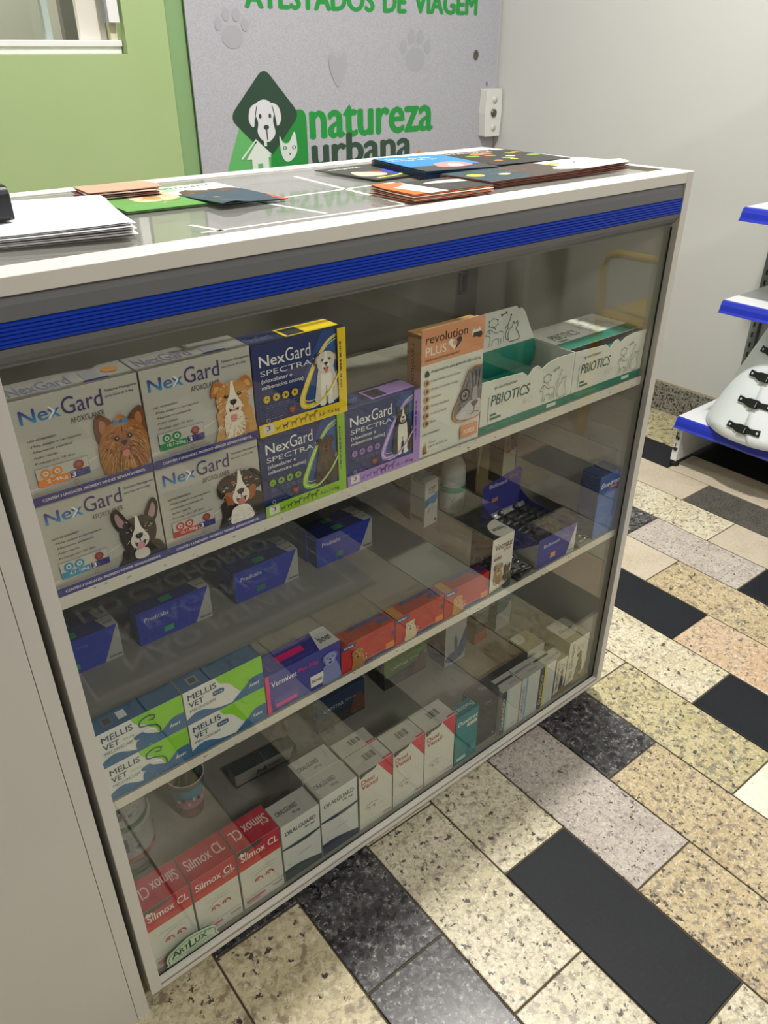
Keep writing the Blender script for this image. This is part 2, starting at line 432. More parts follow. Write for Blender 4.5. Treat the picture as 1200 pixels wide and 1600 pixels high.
# back wall: green partition with a hatch window, pale section on its right
wb = MB()
WX0, WX1, WZ0, WZ1 = -0.75, 0.921, 1.157, 1.95
GX = 1.048
wb.box(XL, WX0, YW, YW+0.12, 0, CEIL, M_GREEN)
wb.box(WX1, GX, YW, YW+0.12, 0, CEIL, M_GREEN)
wb.box(WX0, WX1, YW, YW+0.12, 0, WZ0, M_GREEN)
wb.box(WX0, WX1, YW, YW+0.12, WZ1, CEIL, M_GREEN)
wb.box(GX+0.0025, 2.30, YW+0.004, YW+0.12, 0, CEIL, mat('#83a473', 0.35, 0, 0.05, 4))
wb.box(2.3002, XW, YW, YW+0.12, 0, CEIL, M_WALL)
struct(wb.build('wall_back'))
wall('wall_right', XW, XW+0.12, YF, YW+0.12, 0, CEIL, mat('#cfcfce', 0.55, 0, 0.03, 3))
wall('wall_left', XL-0.12, XL, YF, YW+0.12, 0, CEIL, M_WALL)
wall('wall_front', XL-0.12, XW+0.12, YF-0.12, YF, 0, CEIL, mat('#85827b', 0.6, 0, 0.05, 3))
wall('ceiling', XL-0.12, XW+0.12, YF-0.12, YW+0.12, CEIL, CEIL+0.1, mat('#e2e0dc', 0.7, 0, 0.02, 3))
# granite skirting along the right wall in lengths, with a grout bead on top
bb = MB(); bb.box(XW-0.003, XW-0.0005, -3.3, YW-0.001, 0.0, 0.110, mat('#b9a98c', 0.8, 0, 0.12, 60))
bbo = struct(bb.build('baseboard_right'))
for k in range(6):
    m = MB(); m.box(-0.0055, 0.0055, -0.33, 0.33, 0, 0.105, G['skirt'])
    m.build('skirting_slab', bbo, (XW-0.009, 1.40-k*0.665, 0), bevel=0.001)
# grazed scuffs on the right wall
def dark_door():
    m = MB(); D = mat('#4c4b49', 0.5, 0, 0.06, 5)
    m.box(XW-0.030, XW-0.001, -1.43, -1.28, 0.0, 2.1, D)
    m.box(XW-0.030, XW-0.001, -1.56, -1.46, 0.0, 2.1, D)
    d = struct(m.build('door_1'))
    f = MB(); f.box(XW-0.036, XW-0.001, -1.459, -1.431, 0.0, 2.1, mat('#8f8e8a', 0.5)); f.build('door_stile', d)
dark_door()

# window (hatch) in the green wall
wf = MB()
WHT = mat('#e6e6e6', 0.4, 0, 0.03, 10)
wf.box(WX0, WX1-0.002, YW+0.03, YW+0.075, WZ0, WZ0+0.033, WHT)     # bottom rail
wf.box(WX0, WX1-0.002, YW+0.022, YW+0.03, WZ0+0.018, WZ0+0.033, WHT)
wf.box(WX0, WX1-0.002, YW+0.03, YW+0.075, WZ1-0.03, WZ1, WHT)
wf.box(0.718, 0.736, YW+0.040, YW+0.06, WZ0+0.033, WZ1-0.03, mat('#aab8b2', 0.3)); wf.box(0.815, 0.890, YW+0.052, YW+0.070, WZ0+0.033, WZ1-0.03, mat('#d9d5cb', 0.4))
win = struct(wf.build('window_1', bevel=0.002))
m = MB(); m.box(WX0, 0.717, YW+0.046, YW+0.050, WZ0+0.033, WZ1-0.03, glass_mat('hatch_glass', (0.93, 0.95, 0.94, 1), 0.04)); m.build('pane', win)
m = MB(); m.box(0.884, 0.914, YW+0.008, YW+0.036, 1.232, WZ1-0.05, WHT); m.box(0.878, 0.884, YW+0.010, YW+0.034, 1.232, WZ1-0.05, mat('#8d9096', 0.4)); m.build('slide_stile', win)
m = MB(); m.box(0.893, 0.912, YW+0.034, YW+0.045, WZ0+0.033, 1.232, mat('#d7cfb6', 0.4)); m.build('slide_guide', win)
m = MB(); m.blob = None
m.box(WX0, WX1-0.001, YW+0.001, YW+0.029, WZ0-0.004, WZ0+0.0005, mat('#c9d6b4', 0.6, 0, 0.1, 90)); m.build('sealant_bead', win)
# room behind the hatch
m = MB(); BR = mat('#c9c4ba', 0.6, 0, 0.03, 4)
m.box(XL, 3.0, 3.2, 3.25, 0, CEIL, BR); m.box(XL, 3.0, YW+0.12, 3.2, -0.05, 0, BR); m.box(XL, 3.0, YW+0.12, 3.2, CEIL, CEIL+0.1, BR); m.box(3.0, 3.1, YW+0.12, 3.2, 0, CEIL, BR); m.box(XL-0.1, XL, YW+0.12, 3.2, 0, CEIL, BR)
struct(m.build('wall_beyond'))
m = MB(); m.box(1.270, 1.52, 3.16, 3.199, 0, 2.1, mat('#77736e', 0.5, 0, 0.04, 5)); struct(m.build('door_2'))
# the downlight, and added fill lights built as the same round fitting
def lamp_or_fill(x, y, s, watt, lc, label):
    t = empty('lamp_or_fill', (x, y, CEIL))
    tag(t, label, 'lamp')
    f = MB(); q = s/2
    f.lathe([(q+0.02, -0.001), (q+0.02, -0.012), (q+0.004, -0.014), (q+0.004, -0.001)], mat('#e8e8e6', 0.4), 32, cap0=False, cap1=False); f.build('trim_ring', t)
    e = MB(); em = bpy.data.materials.new('lamp_diffuser'); em.use_nodes = True
    b = em.node_tree.nodes['Principled BSDF']; b.inputs['Emission Color'].default_value = (1, 0.96, 0.88, 1); b.inputs['Emission Strength'].default_value = 6
    e.lathe([(0.001, -0.006), (q, -0.006)], em, 32, cap0=False, cap1=False); e.build('diffuser', t)
    d = bpy.data.lights.new('lamp_light', 'AREA'); d.shape = 'DISK'; d.size = s; d.energy = watt; d.color = lc
    o = bpy.data.objects.new('lamp_light', d); COL.objects.link(o); o.parent = t; o.location = (0, 0, -0.018)
for i, (x, y, s, wt, lc) in enumerate(LAMPS):
    lamp_or_fill(x, y, s, wt, lc, ['small round ceiling downlight above the glass display cabinet', 'large round added fill light in the middle of the shop', 'round added fill light above the yellow chair', 'round added fill light behind the counter by the green wall', 'added fill light in the room beyond the hatch window'][i])

# ------------------------------------------------------------ display cabinet
cab = empty('display_cabinet', (0.5, 0.215, 0))
tag(cab, 'white glass-fronted display cabinet with a grey and blue header strip, full of medicine boxes', 'display cabinet')
def cpart(name, mb, bevel=0.0006): 
    o = mb.build(name, cab, (-0.5, -0.215, 0), bevel=bevel); return o
def cbox(name, x0, x1, y0, y1, z0, z1, m, bevel=0.0006, sides=None):
    mb = MB(); mb.box(x0, x1, y0, y1, z0, z1, m, sides); return cpart(name, mb, bevel)
T = 0.0155
cbox('side_panel', 0, T, 0, 0.43, 0.0313, 1.013, M_MELA)
cbox('side_panel', 1-T, 1, 0, 0.43, 0.0313, 1.013, M_MELA)
cbox('top_rail', T+0.0002, 1-T-0.0002, 0, 0.040, 0.998, 1.0128, M_WHITE)
cbox('top_rail', T+0.0002, 1-T-0.0002, 0.398, 0.43, 0.998, 1.0128, M_WHITE)
cbox('glass_top', T+0.001, 1-T-0.03, 0.0402, 0.3978, 1.0068, 1.0115, M_GLASS2, 0)
cbox('gap_shade_strip', 1-T-0.0290, 1-T-0.0002, 0.0402, 0.3978, 0.994, 1.0040, mat('#57503f', 0.6))  # added dark strip: shade of the gap in its colour, blocks stray light
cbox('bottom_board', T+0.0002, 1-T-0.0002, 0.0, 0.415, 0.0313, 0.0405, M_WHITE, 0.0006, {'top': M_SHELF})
cbox('lower_track', T+0.0002, 1-T-0.0002, 0.002, 0.0100, 0.0407, 0.0462, M_WHITE)
cbox('glass_seal', T+0.0005, 1-T-0.0005, 0.0102, 0.0118, 0.0407, 0.0458, M_BLACK, 0)
cbox('glass_seal', 1-T-0.0022, 1-T-0.0004, 0.0100, 0.0118, 0.046, 0.936, M_BLACK, 0)
cbox('glass_front', T+0.001, 1-T-0.0005, 0.0120, 0.0160, 0.0410, 0.950, M_GLASS, 0)
SH1, SH2, BB = 0.6995, 0.3995, 0.0407
SHM = two_tone('#e2e0d8', '#c4c1b6', 55, (0.4, 1, 1), 0.45, 0.30, 0.46)
def shelf(z):
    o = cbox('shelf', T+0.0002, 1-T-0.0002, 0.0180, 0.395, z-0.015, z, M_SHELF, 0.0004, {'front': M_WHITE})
    # chipped edge band on the shelf front
    mb = MB(); r = random.Random(int(z*100)); c1 = mat('#8b8268', 0.8)
    for i in range(26):
        x = r.uniform(0.03, 0.97); zz = z-r.uniform(0.002, 0.0135); s = r.uniform(0.0006, 0.0018)
        n = 6; mb.face([(x+s*r.uniform(0.8, 2.4)*math.cos(2*math.pi*k/n), 0.01785, zz+s*r.uniform(0.6, 1.1)*math.sin(2*math.pi*k/n)) for k in range(n)], c1 if r.random() < 0.5 else mat('#b3ad9a', 0.7))
    p = mb.build('edge_chips', o); p['kind'] = 'stuff'
shelf(SH1); shelf(SH2)
# sliding rear doors with a finger pull
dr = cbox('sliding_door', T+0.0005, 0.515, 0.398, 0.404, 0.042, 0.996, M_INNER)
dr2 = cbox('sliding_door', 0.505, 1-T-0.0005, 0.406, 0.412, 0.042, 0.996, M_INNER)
mb = MB(); mb.box(0.932, 0.951, 0.3995, 0.4058, 0.763, 0.804, mat('#5c5a52', 0.5)); mb.box(0.936, 0.947, 0.3985, 0.3994, 0.768, 0.799, mat('#2c2b27', 0.5)); mb.build('finger_pull', dr2)
# front header profile: grey plastic with a ribbed blue insert
hp = [(0.0165, 0.9975), (0.0040, 0.9975), (0.0022, 0.990), (0.0014, 0.978), (0.0030, 0.9775), (0.0030, 0.9565), (0.0016, 0.956), (0.0030, 0.950), (0.0065, 0.944), (0.0110, 0.940), (0.0118, 0.938), (0.0165, 0.938)]
mb = MB(); mb.extrude(hp, T+0.0004, 1-T-0.0004, M_GREYPLAS)
hd = cpart('header_profile', mb, 0)
mb = MB()
ins = [(0.0029, 0.9572)]
for k in range(6):
    z = 0.9572+k*0.00335; ins += [(0.0004, z+0.0004), (0.0004, z+0.0024), (0.0018, z+0.0029)]
ins += [(0.0029, 0.9772)]
mb.extrude(ins[::-1], T+0.0005, 1-T-0.0005, M_BLUEPLAS); mb.build('blue_insert', hd)
for x in (0.05, 0.95):
    for y in (0.05, 0.38):
        mb = MB(); mb.lathe([(0.014, 0), (0.016, 0.004), (0.016, 0.012), (0.009, 0.016), (0.009, 0.0312)], M_RUB, 20, (x, y, 0)); cpart('foot', mb, 0)
# maker's badge standing on the lower glass edge
badge_o = [(0.037, 0.0500), (0.033, 0.0530), (0.032, 0.0640), (0.037, 0.0725), (0.055, 0.0800), (0.070, 0.0835), (0.088, 0.0805), (0.104, 0.0745), (0.110, 0.0690), (0.110, 0.0560), (0.107, 0.0500)]
def badge():
    pts = crom(badge_o, 4); m = MB(); gm = mat('#b9ceb0', 0.3)
    m.extrude([(a, b) for a, b in pts], 0.0100, 0.0118, gm, 'y')
    o = m.build('maker_badge', cab, (-0.5, -0.215, 0))
    F = Face((0.032, 0.0098, 0.050), (0.078, 0, 0), (0, 0, 0.0335))
    q = [((a-0.032)/0.078, (b-0.05)/0.0335) for a, b in pts]
    cx, cy = 0.5, 0.45
    for s_ in (0.93,):
        F.line([(cx+(u-cx)*s_, cy+(v-cy)*s_*0.96) for u, v in q+[q[0]]], 0.0009, '#1c4a2c')
    F.text('A', 0.10, 0.34, 0.27, 0.74, '#123d22', 0.03); F.text('RT', 0.26, 0.40, 0.44, 0.72, '#123d22', 0.03)
    F.text('L', 0.45, 0.36, 0.57, 0.86, '#123d22', 0.03); F.text('UX', 0.57, 0.40, 0.80, 0.74, '#123d22', 0.03)
    F.text('TM', 0.82, 0.66, 0.90, 0.74, '#123d22')
    F.line([(0.1, 0.29), (0.9, 0.29)], 0.0005, '#1c4a2c'); F.line([(0.1, 0.22), (0.9, 0.22)], 0.0005, '#1c4a2c')
    F.text('Vitrines', 0.36, 0.07, 0.68, 0.19, '#7c6a5a')
    F.build('badge_print', o)
badge()
# white strips laid in a grid on the glass top
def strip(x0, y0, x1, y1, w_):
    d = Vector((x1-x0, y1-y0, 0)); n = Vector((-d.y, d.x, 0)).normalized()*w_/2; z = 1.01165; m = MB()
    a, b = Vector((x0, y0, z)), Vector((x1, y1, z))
    m.face([a-n, b-n, b+n, a+n], mat('#d2d2ce', 0.5)); cpart('white_strip', m, 0)
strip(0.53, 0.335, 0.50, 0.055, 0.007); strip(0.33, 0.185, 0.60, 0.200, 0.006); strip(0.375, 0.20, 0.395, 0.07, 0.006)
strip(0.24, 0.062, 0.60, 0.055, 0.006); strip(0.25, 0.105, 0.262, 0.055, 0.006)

# neighbouring white cabinet on the left
nb = empty('storage_cabinet', (-0.3, 0.2, 0)); tag(nb, 'plain white cabinet standing left of the display cabinet', 'cabinet')
def npart(name, x0, x1, y0, y1, z0, z1, m):
    mb = MB(); mb.box(x0, x1, y0, y1, z0, z1, m); return mb.build(name, nb, (0.3, -0.2, 0), bevel=0.0006)
npart('side_panel', -0.0255, -0.0085, 0, 0.43, 0.0, 0.99, M_MELA)
npart('front_door', -0.60, -0.0262, -0.001, 0.017, 0.0, 0.99, M_MELA)
npart('top_board', -0.60, -0.0262, 0.018, 0.43, 0.975, 0.99, M_MELA)
npart('side_panel', -0.60, -0.583, 0.018, 0.43, 0.0, 0.974, M_MELA)

# ------------------------------------------------------------ animals printed on the cartons
def head(F, cx, cy, s, fur, fur2, muz, ear, ears='drop', blaze=None, nose='#1d1a1c', eye='#2a1a10', tongue='#d2766f', chest=None, chestc=None, tan=None, hairn=70, mask=None):
    """a dog's head; s is half the head width in metres"""
    U = lambda x: cx+x*s/F.w
    V = lambda y: cy+y*s/F.h
    P = lambda q: [(U(a), V(b)) for a, b in q]
    if chest:
        F.blob(P(chest), chestc or fur)
        F.hair(U(0), V(-1.3), 0.8*s/F.w, 0.5*s/F.h, 30, [fur2, chestc or fur], 0.35, s*0.05, 5)
    if ears == 'drop':
        for k in (-1, 1):
            F.blob(P([(k*0.55, 0.95), (k*0.95, 0.85), (k*1.22, 0.45), (k*1.18, -0.1), (k*0.95, -0.2), (k*0.75, 0.2), (k*0.6, 0.55)]), ear)
            F.blob(P([(k*0.75, 0.75), (k*1.05, 0.55), (k*1.08, 0.1), (k*0.92, 0.1), (k*0.75, 0.45)]), fur2)
    elif ears == 'bat':
        for k, dx in ((-1, -0.08), (1, 0.08)):
            F.blob(P([(k*0.30+dx, 0.60), (k*0.50+dx, 1.25), (k*0.82+dx, 1.72), (k*1.05+dx, 1.62), (k*1.12+dx, 1.15), (k*0.92+dx, 0.55), (k*0.70, 0.35)]), ear)
            F.blob(P([(k*0.52+dx, 0.75), (k*0.68+dx, 1.2), (k*0.86+dx, 1.5), (k*0.96+dx, 1.2), (k*0.82+dx, 0.7)]), '#b58c94')
    elif ears == 'up':
        for k in (-1, 1):
            F.poly(P([(k*0.35, 0.75), (k*0.72, 1.65), (k*0.98, 1.55), (k*1.0, 0.35)]), ear)
            F.poly(P([(k*0.55, 0.85), (k*0.74, 1.40), (k*0.88, 1.3), (k*0.85, 0.6)]), fur2)
    elif ears == 'tip':
        for k in (-1, 1):
            F.blob(P([(k*0.40, 0.75), (k*0.62, 1.12), (k*0.95, 1.15), (k*1.18, 0.80), (k*1.20, 0.45), (k*0.98, 0.42), (k*0.8, 0.4)]), ear)
            F.blob(P([(k*0.70, 0.85), (k*0.95, 0.92), (k*1.08, 0.62), (k*0.92, 0.6)]), fur2)
    F.blob(P([(0, 1.0), (0.55, 0.92), (0.90, 0.45), (0.92, -0.15), (0.70, -0.70), (0.3, -1.02), (-0.3, -1.02), (-0.70, -0.70), (-0.92, -0.15), (-0.90, 0.45), (-0.55, 0.92)]), fur)
    if hairn: F.hair(U(0), V(0.1), 0.9*s/F.w, 0.95*s/F.h, hairn, [fur2, fur, muz], 0.22, s*0.05, 9)
    if mask:
        for k in (-1, 1): F.blob(P([(k*0.15, 0.95), (k*0.6, 0.85), (k*0.9, 0.3), (k*0.75, -0.15), (k*0.35, -0.1), (k*0.2, 0.35)]), mask)
    if tan:
        for k in (-1, 1):
            F.blob(P([(k*0.45, -0.05), (k*0.85, 0.0), (k*0.80, -0.55), (k*0.45, -0.75), (k*0.35, -0.4)]), tan)
            F.ell(U(k*0.36), V(0.52), s*0.12, tan, s*0.08)
    if blaze: F.blob(P([(-0.06, 1.0), (0.06, 1.0), (0.16, 0.4), (0.32, 0.0), (0, -0.3), (-0.32, 0.0), (-0.16, 0.4)]), blaze)
    F.blob(P([(0, 0.12), (0.33, 0.02), (0.48, -0.32), (0.36, -0.68), (0, -0.82), (-0.36, -0.68), (-0.48, -0.32), (-0.33, 0.02)]), muz)
    F.hair(U(0), V(-0.3), 0.4*s/F.w, 0.38*s/F.h, hairn//3, [fur2, muz], 0.3, s*0.04, 4)
    F.blob(P([(-0.28, -0.42), (0, -0.50), (0.28, -0.42), (0.20, -0.72), (0, -0.80), (-0.20, -0.72)]), '#3a2022')
    if tongue: F.blob(P([(-0.15, -0.52), (0.15, -0.52), (0.18, -0.80), (0, -0.96), (-0.18, -0.80)]), tongue)
    F.blob(P([(-0.19, 0.0), (0, 0.05), (0.19, 0.0), (0.16, -0.16), (0, -0.26), (-0.16, -0.16)]), nose)
    F.line(P([(0, -0.25), (0, -0.45)]), s*0.05, nose)
    F.ell(U(-0.06), V(-0.05), s*0.04, '#8c8a8c', s*0.02)
    for k in (-1, 1):
        F.ell(U(k*0.38), V(0.30), s*0.13, '#17110f', s*0.10); F.ell(U(k*0.38), V(0.30), s*0.085, eye); F.ell(U(k*0.38), V(0.30), s*0.05, '#0c0908'); F.ell(U(k*0.36), V(0.34), s*0.025, '#ffffff')

def sitting(F, cx, cy, s, fur, fur2, chest, **kw):
    """a sitting dog seen from the front; s half body height in metres"""
    U = lambda x: cx+x*s/F.w
    V = lambda y: cy+y*s/F.h
    P = lambda q: [(U(a), V(b)) for a, b in q]
    F.blob(P([(0.35, -0.85), (0.62, -0.75), (0.72, -0.45), (0.58, -0.35), (0.45, -0.6)]), fur2)
    F.blob(P([(-0.25, 0.5), (0.25, 0.5), (0.42, 0.1), (0.50, -0.35), (0.52, -0.8), (0.3, -0.92), (-0.3, -0.92), (-0.5, -0.8), (-0.46, -0.35), (-0.38, 0.1)]), fur)
    F.hair(U(0), V(-0.25), 0.45*s/F.w, 0.6*s/F.h, 50, [fur2, fur], 0.2, s*0.03, 8, 0.8)
    F.blob(P([(-0.15, 0.4), (0.15, 0.4), (0.24, 0.05), (0.2, -0.35), (0, -0.45), (-0.2, -0.35), (-0.24, 0.05)]), chest)
    for k in (-1, 1):
        F.blob(P([(k*0.05, -0.1), (k*0.24, -0.1), (k*0.25, -0.8), (k*0.30, -0.97), (k*0.06, -0.98), (k*0.08, -0.7)]), chest if kw.get('whitelegs') else fur2)
    F.line(P([(0, -0.25), (0, -0.95)]), s*0.03, '#1c1716')
    kw.pop('whitelegs', None)
    head(F, U(0), V(0.62), s*kw.pop('hs', 0.36), fur, fur2, kw.pop('muz', chest), kw.pop('ear', fur2), hairn=30, **kw)

def minidog(F, cx, cy, s, c, up=False):
    U = lambda x: cx+x*s/F.w
    V = lambda y: cy+y*s/F.h
    P = lambda q: [(U(a), V(b)) for a, b in q]
    F.poly(P([(-0.55, 0.1), (-0.5, 0.25), (0.3, 0.25), (0.42, 0.6), (0.58, 0.75), (0.62, 0.6), (0.9, 0.52), (0.85, 0.38), (0.6, 0.35), (0.45, 0.0), (0.45, -0.6), (0.32, -0.6), (0.28, -0.1), (-0.3, -0.05), (-0.36, -0.35), (-0.28, -0.6), (-0.44, -0.6), (-0.55, -0.25)]), c)
    F.line(P([(-0.52, 0.2), (-0.75, 0.4), (-0.85, 0.65)]), s*0.1, c)

GRAD = gradient_z('brand_gradient', ['#1f9fd0', '#2a6db8', '#3b2f86'], 0.0785, 0.0915)
PUR = '#34317e'
def silver_box(x0, x1, z0, kind, label):
    h = 0.1025
    o, F, T, L = carton('flea_tablet_box', label, x0, x1, 0.022, 0.044, z0, h, '#bdbbb6', 'silver flea tablet boxes', {'top': '#85837f', 'left': '#8b8b8d'})  # top is the same silver, with shade put into its colour
    F.rect(0, 0.085, 1, 0.20, '#aaa8a2'); F.poly([(0, 0.19), (0.62, 0.30), (0.62, 0.2), (0, 0.12)], '#bdbbb6')
    F.line([(0, 0.15), (0.3, 0.21), (0.72, 0.36)], 0.0007, '#e6e5e0', 4)
    F.text('Nex', 0.06, 0.775, 0.36, 0.90, GRAD, 0.035)
    F.poly([(0.272, 0.885), (0.288, 0.885), (0.325, 0.835), (0.280, 0.775), (0.262, 0.775), (0.305, 0.835)], '#eef1f4')
    F.text('Gard', 0.375, 0.775, 0.695, 0.935, '#3a3570', 0.0)
    F.text('AFOXOLANER', 0.42, 0.68, 0.69, 0.735, '#55504f', 0.0)
    wt = {'a': '2-4kg', 'b': '4,1-10kg', 'c': '10,1-25kg', 'd': '25,1-50kg'}[kind]
    F.text('Tabletes Mastigáveis', 0.72, 0.885, 0.985, 0.915, '#4a4668', 0.02); F.text('para Cães de '+wt, 0.72, 0.835, 0.95, 0.862, '#4a4668', 0.02)
    F.text('USO VETERINÁRIO', 0.075, 0.605, 0.29, 0.63, '#46434a', 0.03)
    for t, v in (('· Mata pulgas e carrapatos', 0.545), ('· Altamente palatável', 0.49), ('· Ação rápida', 0.435), ('· Protege por 30 dias', 0.38)):
        F.text(t, 0.07, v, 0.07+0.0155*len(t), v+0.028, '#4d4a50', 0.01)
    c = {'a': '#e9832c', 'b': '#1f8fbe', 'c': '#1f8a53', 'd': '#b52a35'}[kind]
    F.rect(0.075, 0.17, 0.485, 0.345, '#c4c2bd'); F.line([(0.075, 0.17), (0.075, 0.345), (0.485, 0.345), (0.485, 0.17)], 0.0004, '#4d4478')
    F.rect(0.075, 0.165, 0.32, 0.235, c); F.text(wt, 0.14, 0.18, 0.305, 0.222, '#f2efe8', 0.02)
    F.rect(0.325, 0.17, 0.485, 0.24, PUR); F.text('3', 0.335, 0.178, 0.37, 0.232, '#f2efe8', 0.02); F.bars(0.385, 0.217, 0.475, 2, 0.022, 0.0012, '#d8d6e8', 2)
    for u in (0.145, 0.235):
        F.ell(u, 0.285, 0.0047, c); F.ell(u, 0.285, 0.0026, '#dcdad4'); F.ell(u, 0.285, 0.0013, c)
    F.ell(0.405, 0.287, 0.0048, '#8f3b3a', None, 0, 6 if kind != 'a' else 18); F.ell(0.403, 0.29, 0.0025, '#a85350')
    F.ring(0.36, 0.125, 0.0022, 0.0004, '#6d6a66'); F.bars(0.40, 0.135, 0.52, 2, 0.025, 0.001, '#6d6a66', 5); F.bars(0.03, 0.115, 0.30, 2, 0.018, 0.0008, '#807d78', 8)
    if kind == 'a':
        D = Face.__new__(Face); D.__dict__.update(F.__dict__); D.mb = MB()
        cx, cy = 0.795, 0.36
        D.poly([(0.60, 0.10), (0.97, 0.10), (0.985, 0.3), (0.9, 0.5), (0.64, 0.45), (0.575, 0.25)], '#8a5a33')
        for k in (-1, 1):
            D.blob([(cx+k*0.07, 0.60), (cx+k*0.17, 0.70), (cx+k*0.215, 0.60), (cx+k*0.20, 0.42), (cx+k*0.12, 0.42)], '#6b3f25')
            D.blob([(cx+k*0.12, 0.60), (cx+k*0.165, 0.64), (cx+k*0.18, 0.55), (cx+k*0.15, 0.5)], '#b3754a')
            D.blob([(cx+k*0.02, 0.58), (cx+k*0.13, 0.56), (cx+k*0.205, 0.40), (cx+k*0.21, 0.22), (cx+k*0.16, 0.10), (cx+k*0.05, 0.08), (cx, 0.14), (cx, 0.4)], '#a5652f')
        D.hair(cx, 0.36, 0.17, 0.24, 320, ['#7a4521', '#c98a45', '#b36f35', '#5e3318', '#d79b57'], 0.5, 0.0008, 11, 1.0)
        D.blob([(cx, 0.66), (cx+0.05, 0.62), (cx+0.06, 0.55), (cx-0.06, 0.55), (cx-0.05, 0.62)], '#b87a42')
        D.blob([(cx-0.055, 0.62), (cx-0.05, 0.56), (cx, 0.575), (cx+0.055, 0.555), (cx+0.055, 0.62), (cx, 0.595)], '#4f86b8')
        D.ell(cx, 0.59, 0.002, '#2f5f92')
        for k in (-1, 1): D.ell(cx+k*0.055, 0.43, 0.0026, '#1b0f0a'); D.ell(cx+k*0.053, 0.435, 0.0006, '#f5f0ea')
        D.ell(cx, 0.34, 0.0085, '#9c5f2c', 0.008); D.hair(cx, 0.32, 0.075, 0.09, 90, ['#c78b4e', '#7d4a24'], 0.5, 0.0006, 2, 0.8)
        D.blob([(cx-0.03, 0.39), (cx, 0.40), (cx+0.03, 0.39), (cx, 0.345)], '#1c1413')
        D.blob([(cx-0.045, 0.30), (cx+0.045, 0.30), (cx, 0.255)], '#3d1e1a'); D.blob([(cx-0.028, 0.295), (cx+0.028, 0.295), (cx+0.02, 0.24), (cx-0.02, 0.24)], '#d4807c')
    else:
        D = Face.__new__(Face); D.__dict__.update(F.__dict__); D.mb = MB()
        if kind == 'b':
            head(D, 0.775, 0.375, 0.0205, '#2b2527', '#3d3638', '#e3ddd8', '#2a2426', 'bat', '#ece7e2', chest=[(-0.75, -0.6), (0.75, -0.6), (1.2, -1.1), (1.35, -1.65), (-1.2, -1.65), (-1.0, -1.1)], chestc='#262022', tongue='#d99aa6', hairn=50)
            D.blob([(0.72, 0.20), (0.82, 0.20), (0.84, 0.12), (0.78, 0.09), (0.71, 0.12)], '#d9d3ce')
            for k in (-1, 1): D.ell(0.78+k*0.07, 0.47, 0.0018, '#6f5038')
        if kind == 'c':
            head(D, 0.785, 0.49, 0.0200, '#c98c48', '#dca765', '#efe9df', '#b9742f', 'tip', '#f2ede4', chest=[(-0.85, -0.4), (0.85, -0.4), (1.15, -1.3), (1.1, -2.35), (-1.1, -2.35), (-0.95, -1.3)], chestc='#cf9a5b', tongue='#dd8a88', hairn=110)
            D.blob([(0.70, 0.36), (0.85, 0.36), (0.88, 0.2), (0.83, 0.10), (0.70, 0.10), (0.68, 0.22)], '#ebe2d3'); D.hair(0.77, 0.22, 0.14, 0.13, 120, ['#dcb07a', '#f3ece0', '#c58c4d'], 0.4, 0.0007, 6, 1.0)
            D.blob([(0.745, 0.335), (0.80, 0.335), (0.795, 0.27), (0.75, 0.27)], '#dd8a88')
        if kind == 'd':
            head(D, 0.77, 0.475, 0.0220, '#231f20', '#3a3031', '#eae4df', '#1f1b1c', 'drop', '#f0ebe6', tan='#a4592f', chest=[(-0.95, -0.4), (0.95, -0.4), (1.35, -1.2), (1.45, -2.2), (-1.2, -2.2), (-1.1, -1.2)], chestc='#231f20', tongue='#c9737a', hairn=90)
            D.blob([(0.68, 0.28), (0.82, 0.28), (0.88, 0.16), (0.86, 0.09), (0.66, 0.09), (0.64, 0.16)], '#ece7e1'); D.hair(0.75, 0.17, 0.12, 0.08, 70, ['#ffffff', '#cfc8c0'], 0.4, 0.0007, 6, 1.0)
    F.k = D.k
    F.rect(0, 0, 1, 0.092, PUR); F.text('CONTÉM 3 UNIDADES. PROIBIDO VENDER SEPARADAMENTE.', 0.07, 0.030, 0.93, 0.064, '#e9e7ee', 0.03)
    T.text('NexGard', 0.05, 0.25, 0.52, 0.75, '#63627a', 0.02); T.rect(0.62, 0.2, 0.76, 0.75, '#7b7a80'); T.rect(0.60, 0.12, 0.80, 0.2, PUR)
    if kind == 'a': T.ell(0.86, 0.55, 0.008, '#a0703f')
    L.rect(0, 0, 1, 0.09, PUR)
    F.build('front_print', o); D.build('dog_portrait', o); T.build('top_print', o); L.build('side_print', o)
    return o
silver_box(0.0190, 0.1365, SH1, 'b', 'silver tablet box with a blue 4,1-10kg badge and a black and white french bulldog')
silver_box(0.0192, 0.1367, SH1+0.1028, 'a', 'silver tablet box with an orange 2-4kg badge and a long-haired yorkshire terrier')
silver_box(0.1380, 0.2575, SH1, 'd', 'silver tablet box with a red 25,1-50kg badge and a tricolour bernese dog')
silver_box(0.1385, 0.2585, SH1+0.1028, 'c', 'silver tablet box with a green 10,1-25kg badge and a golden and white dog')

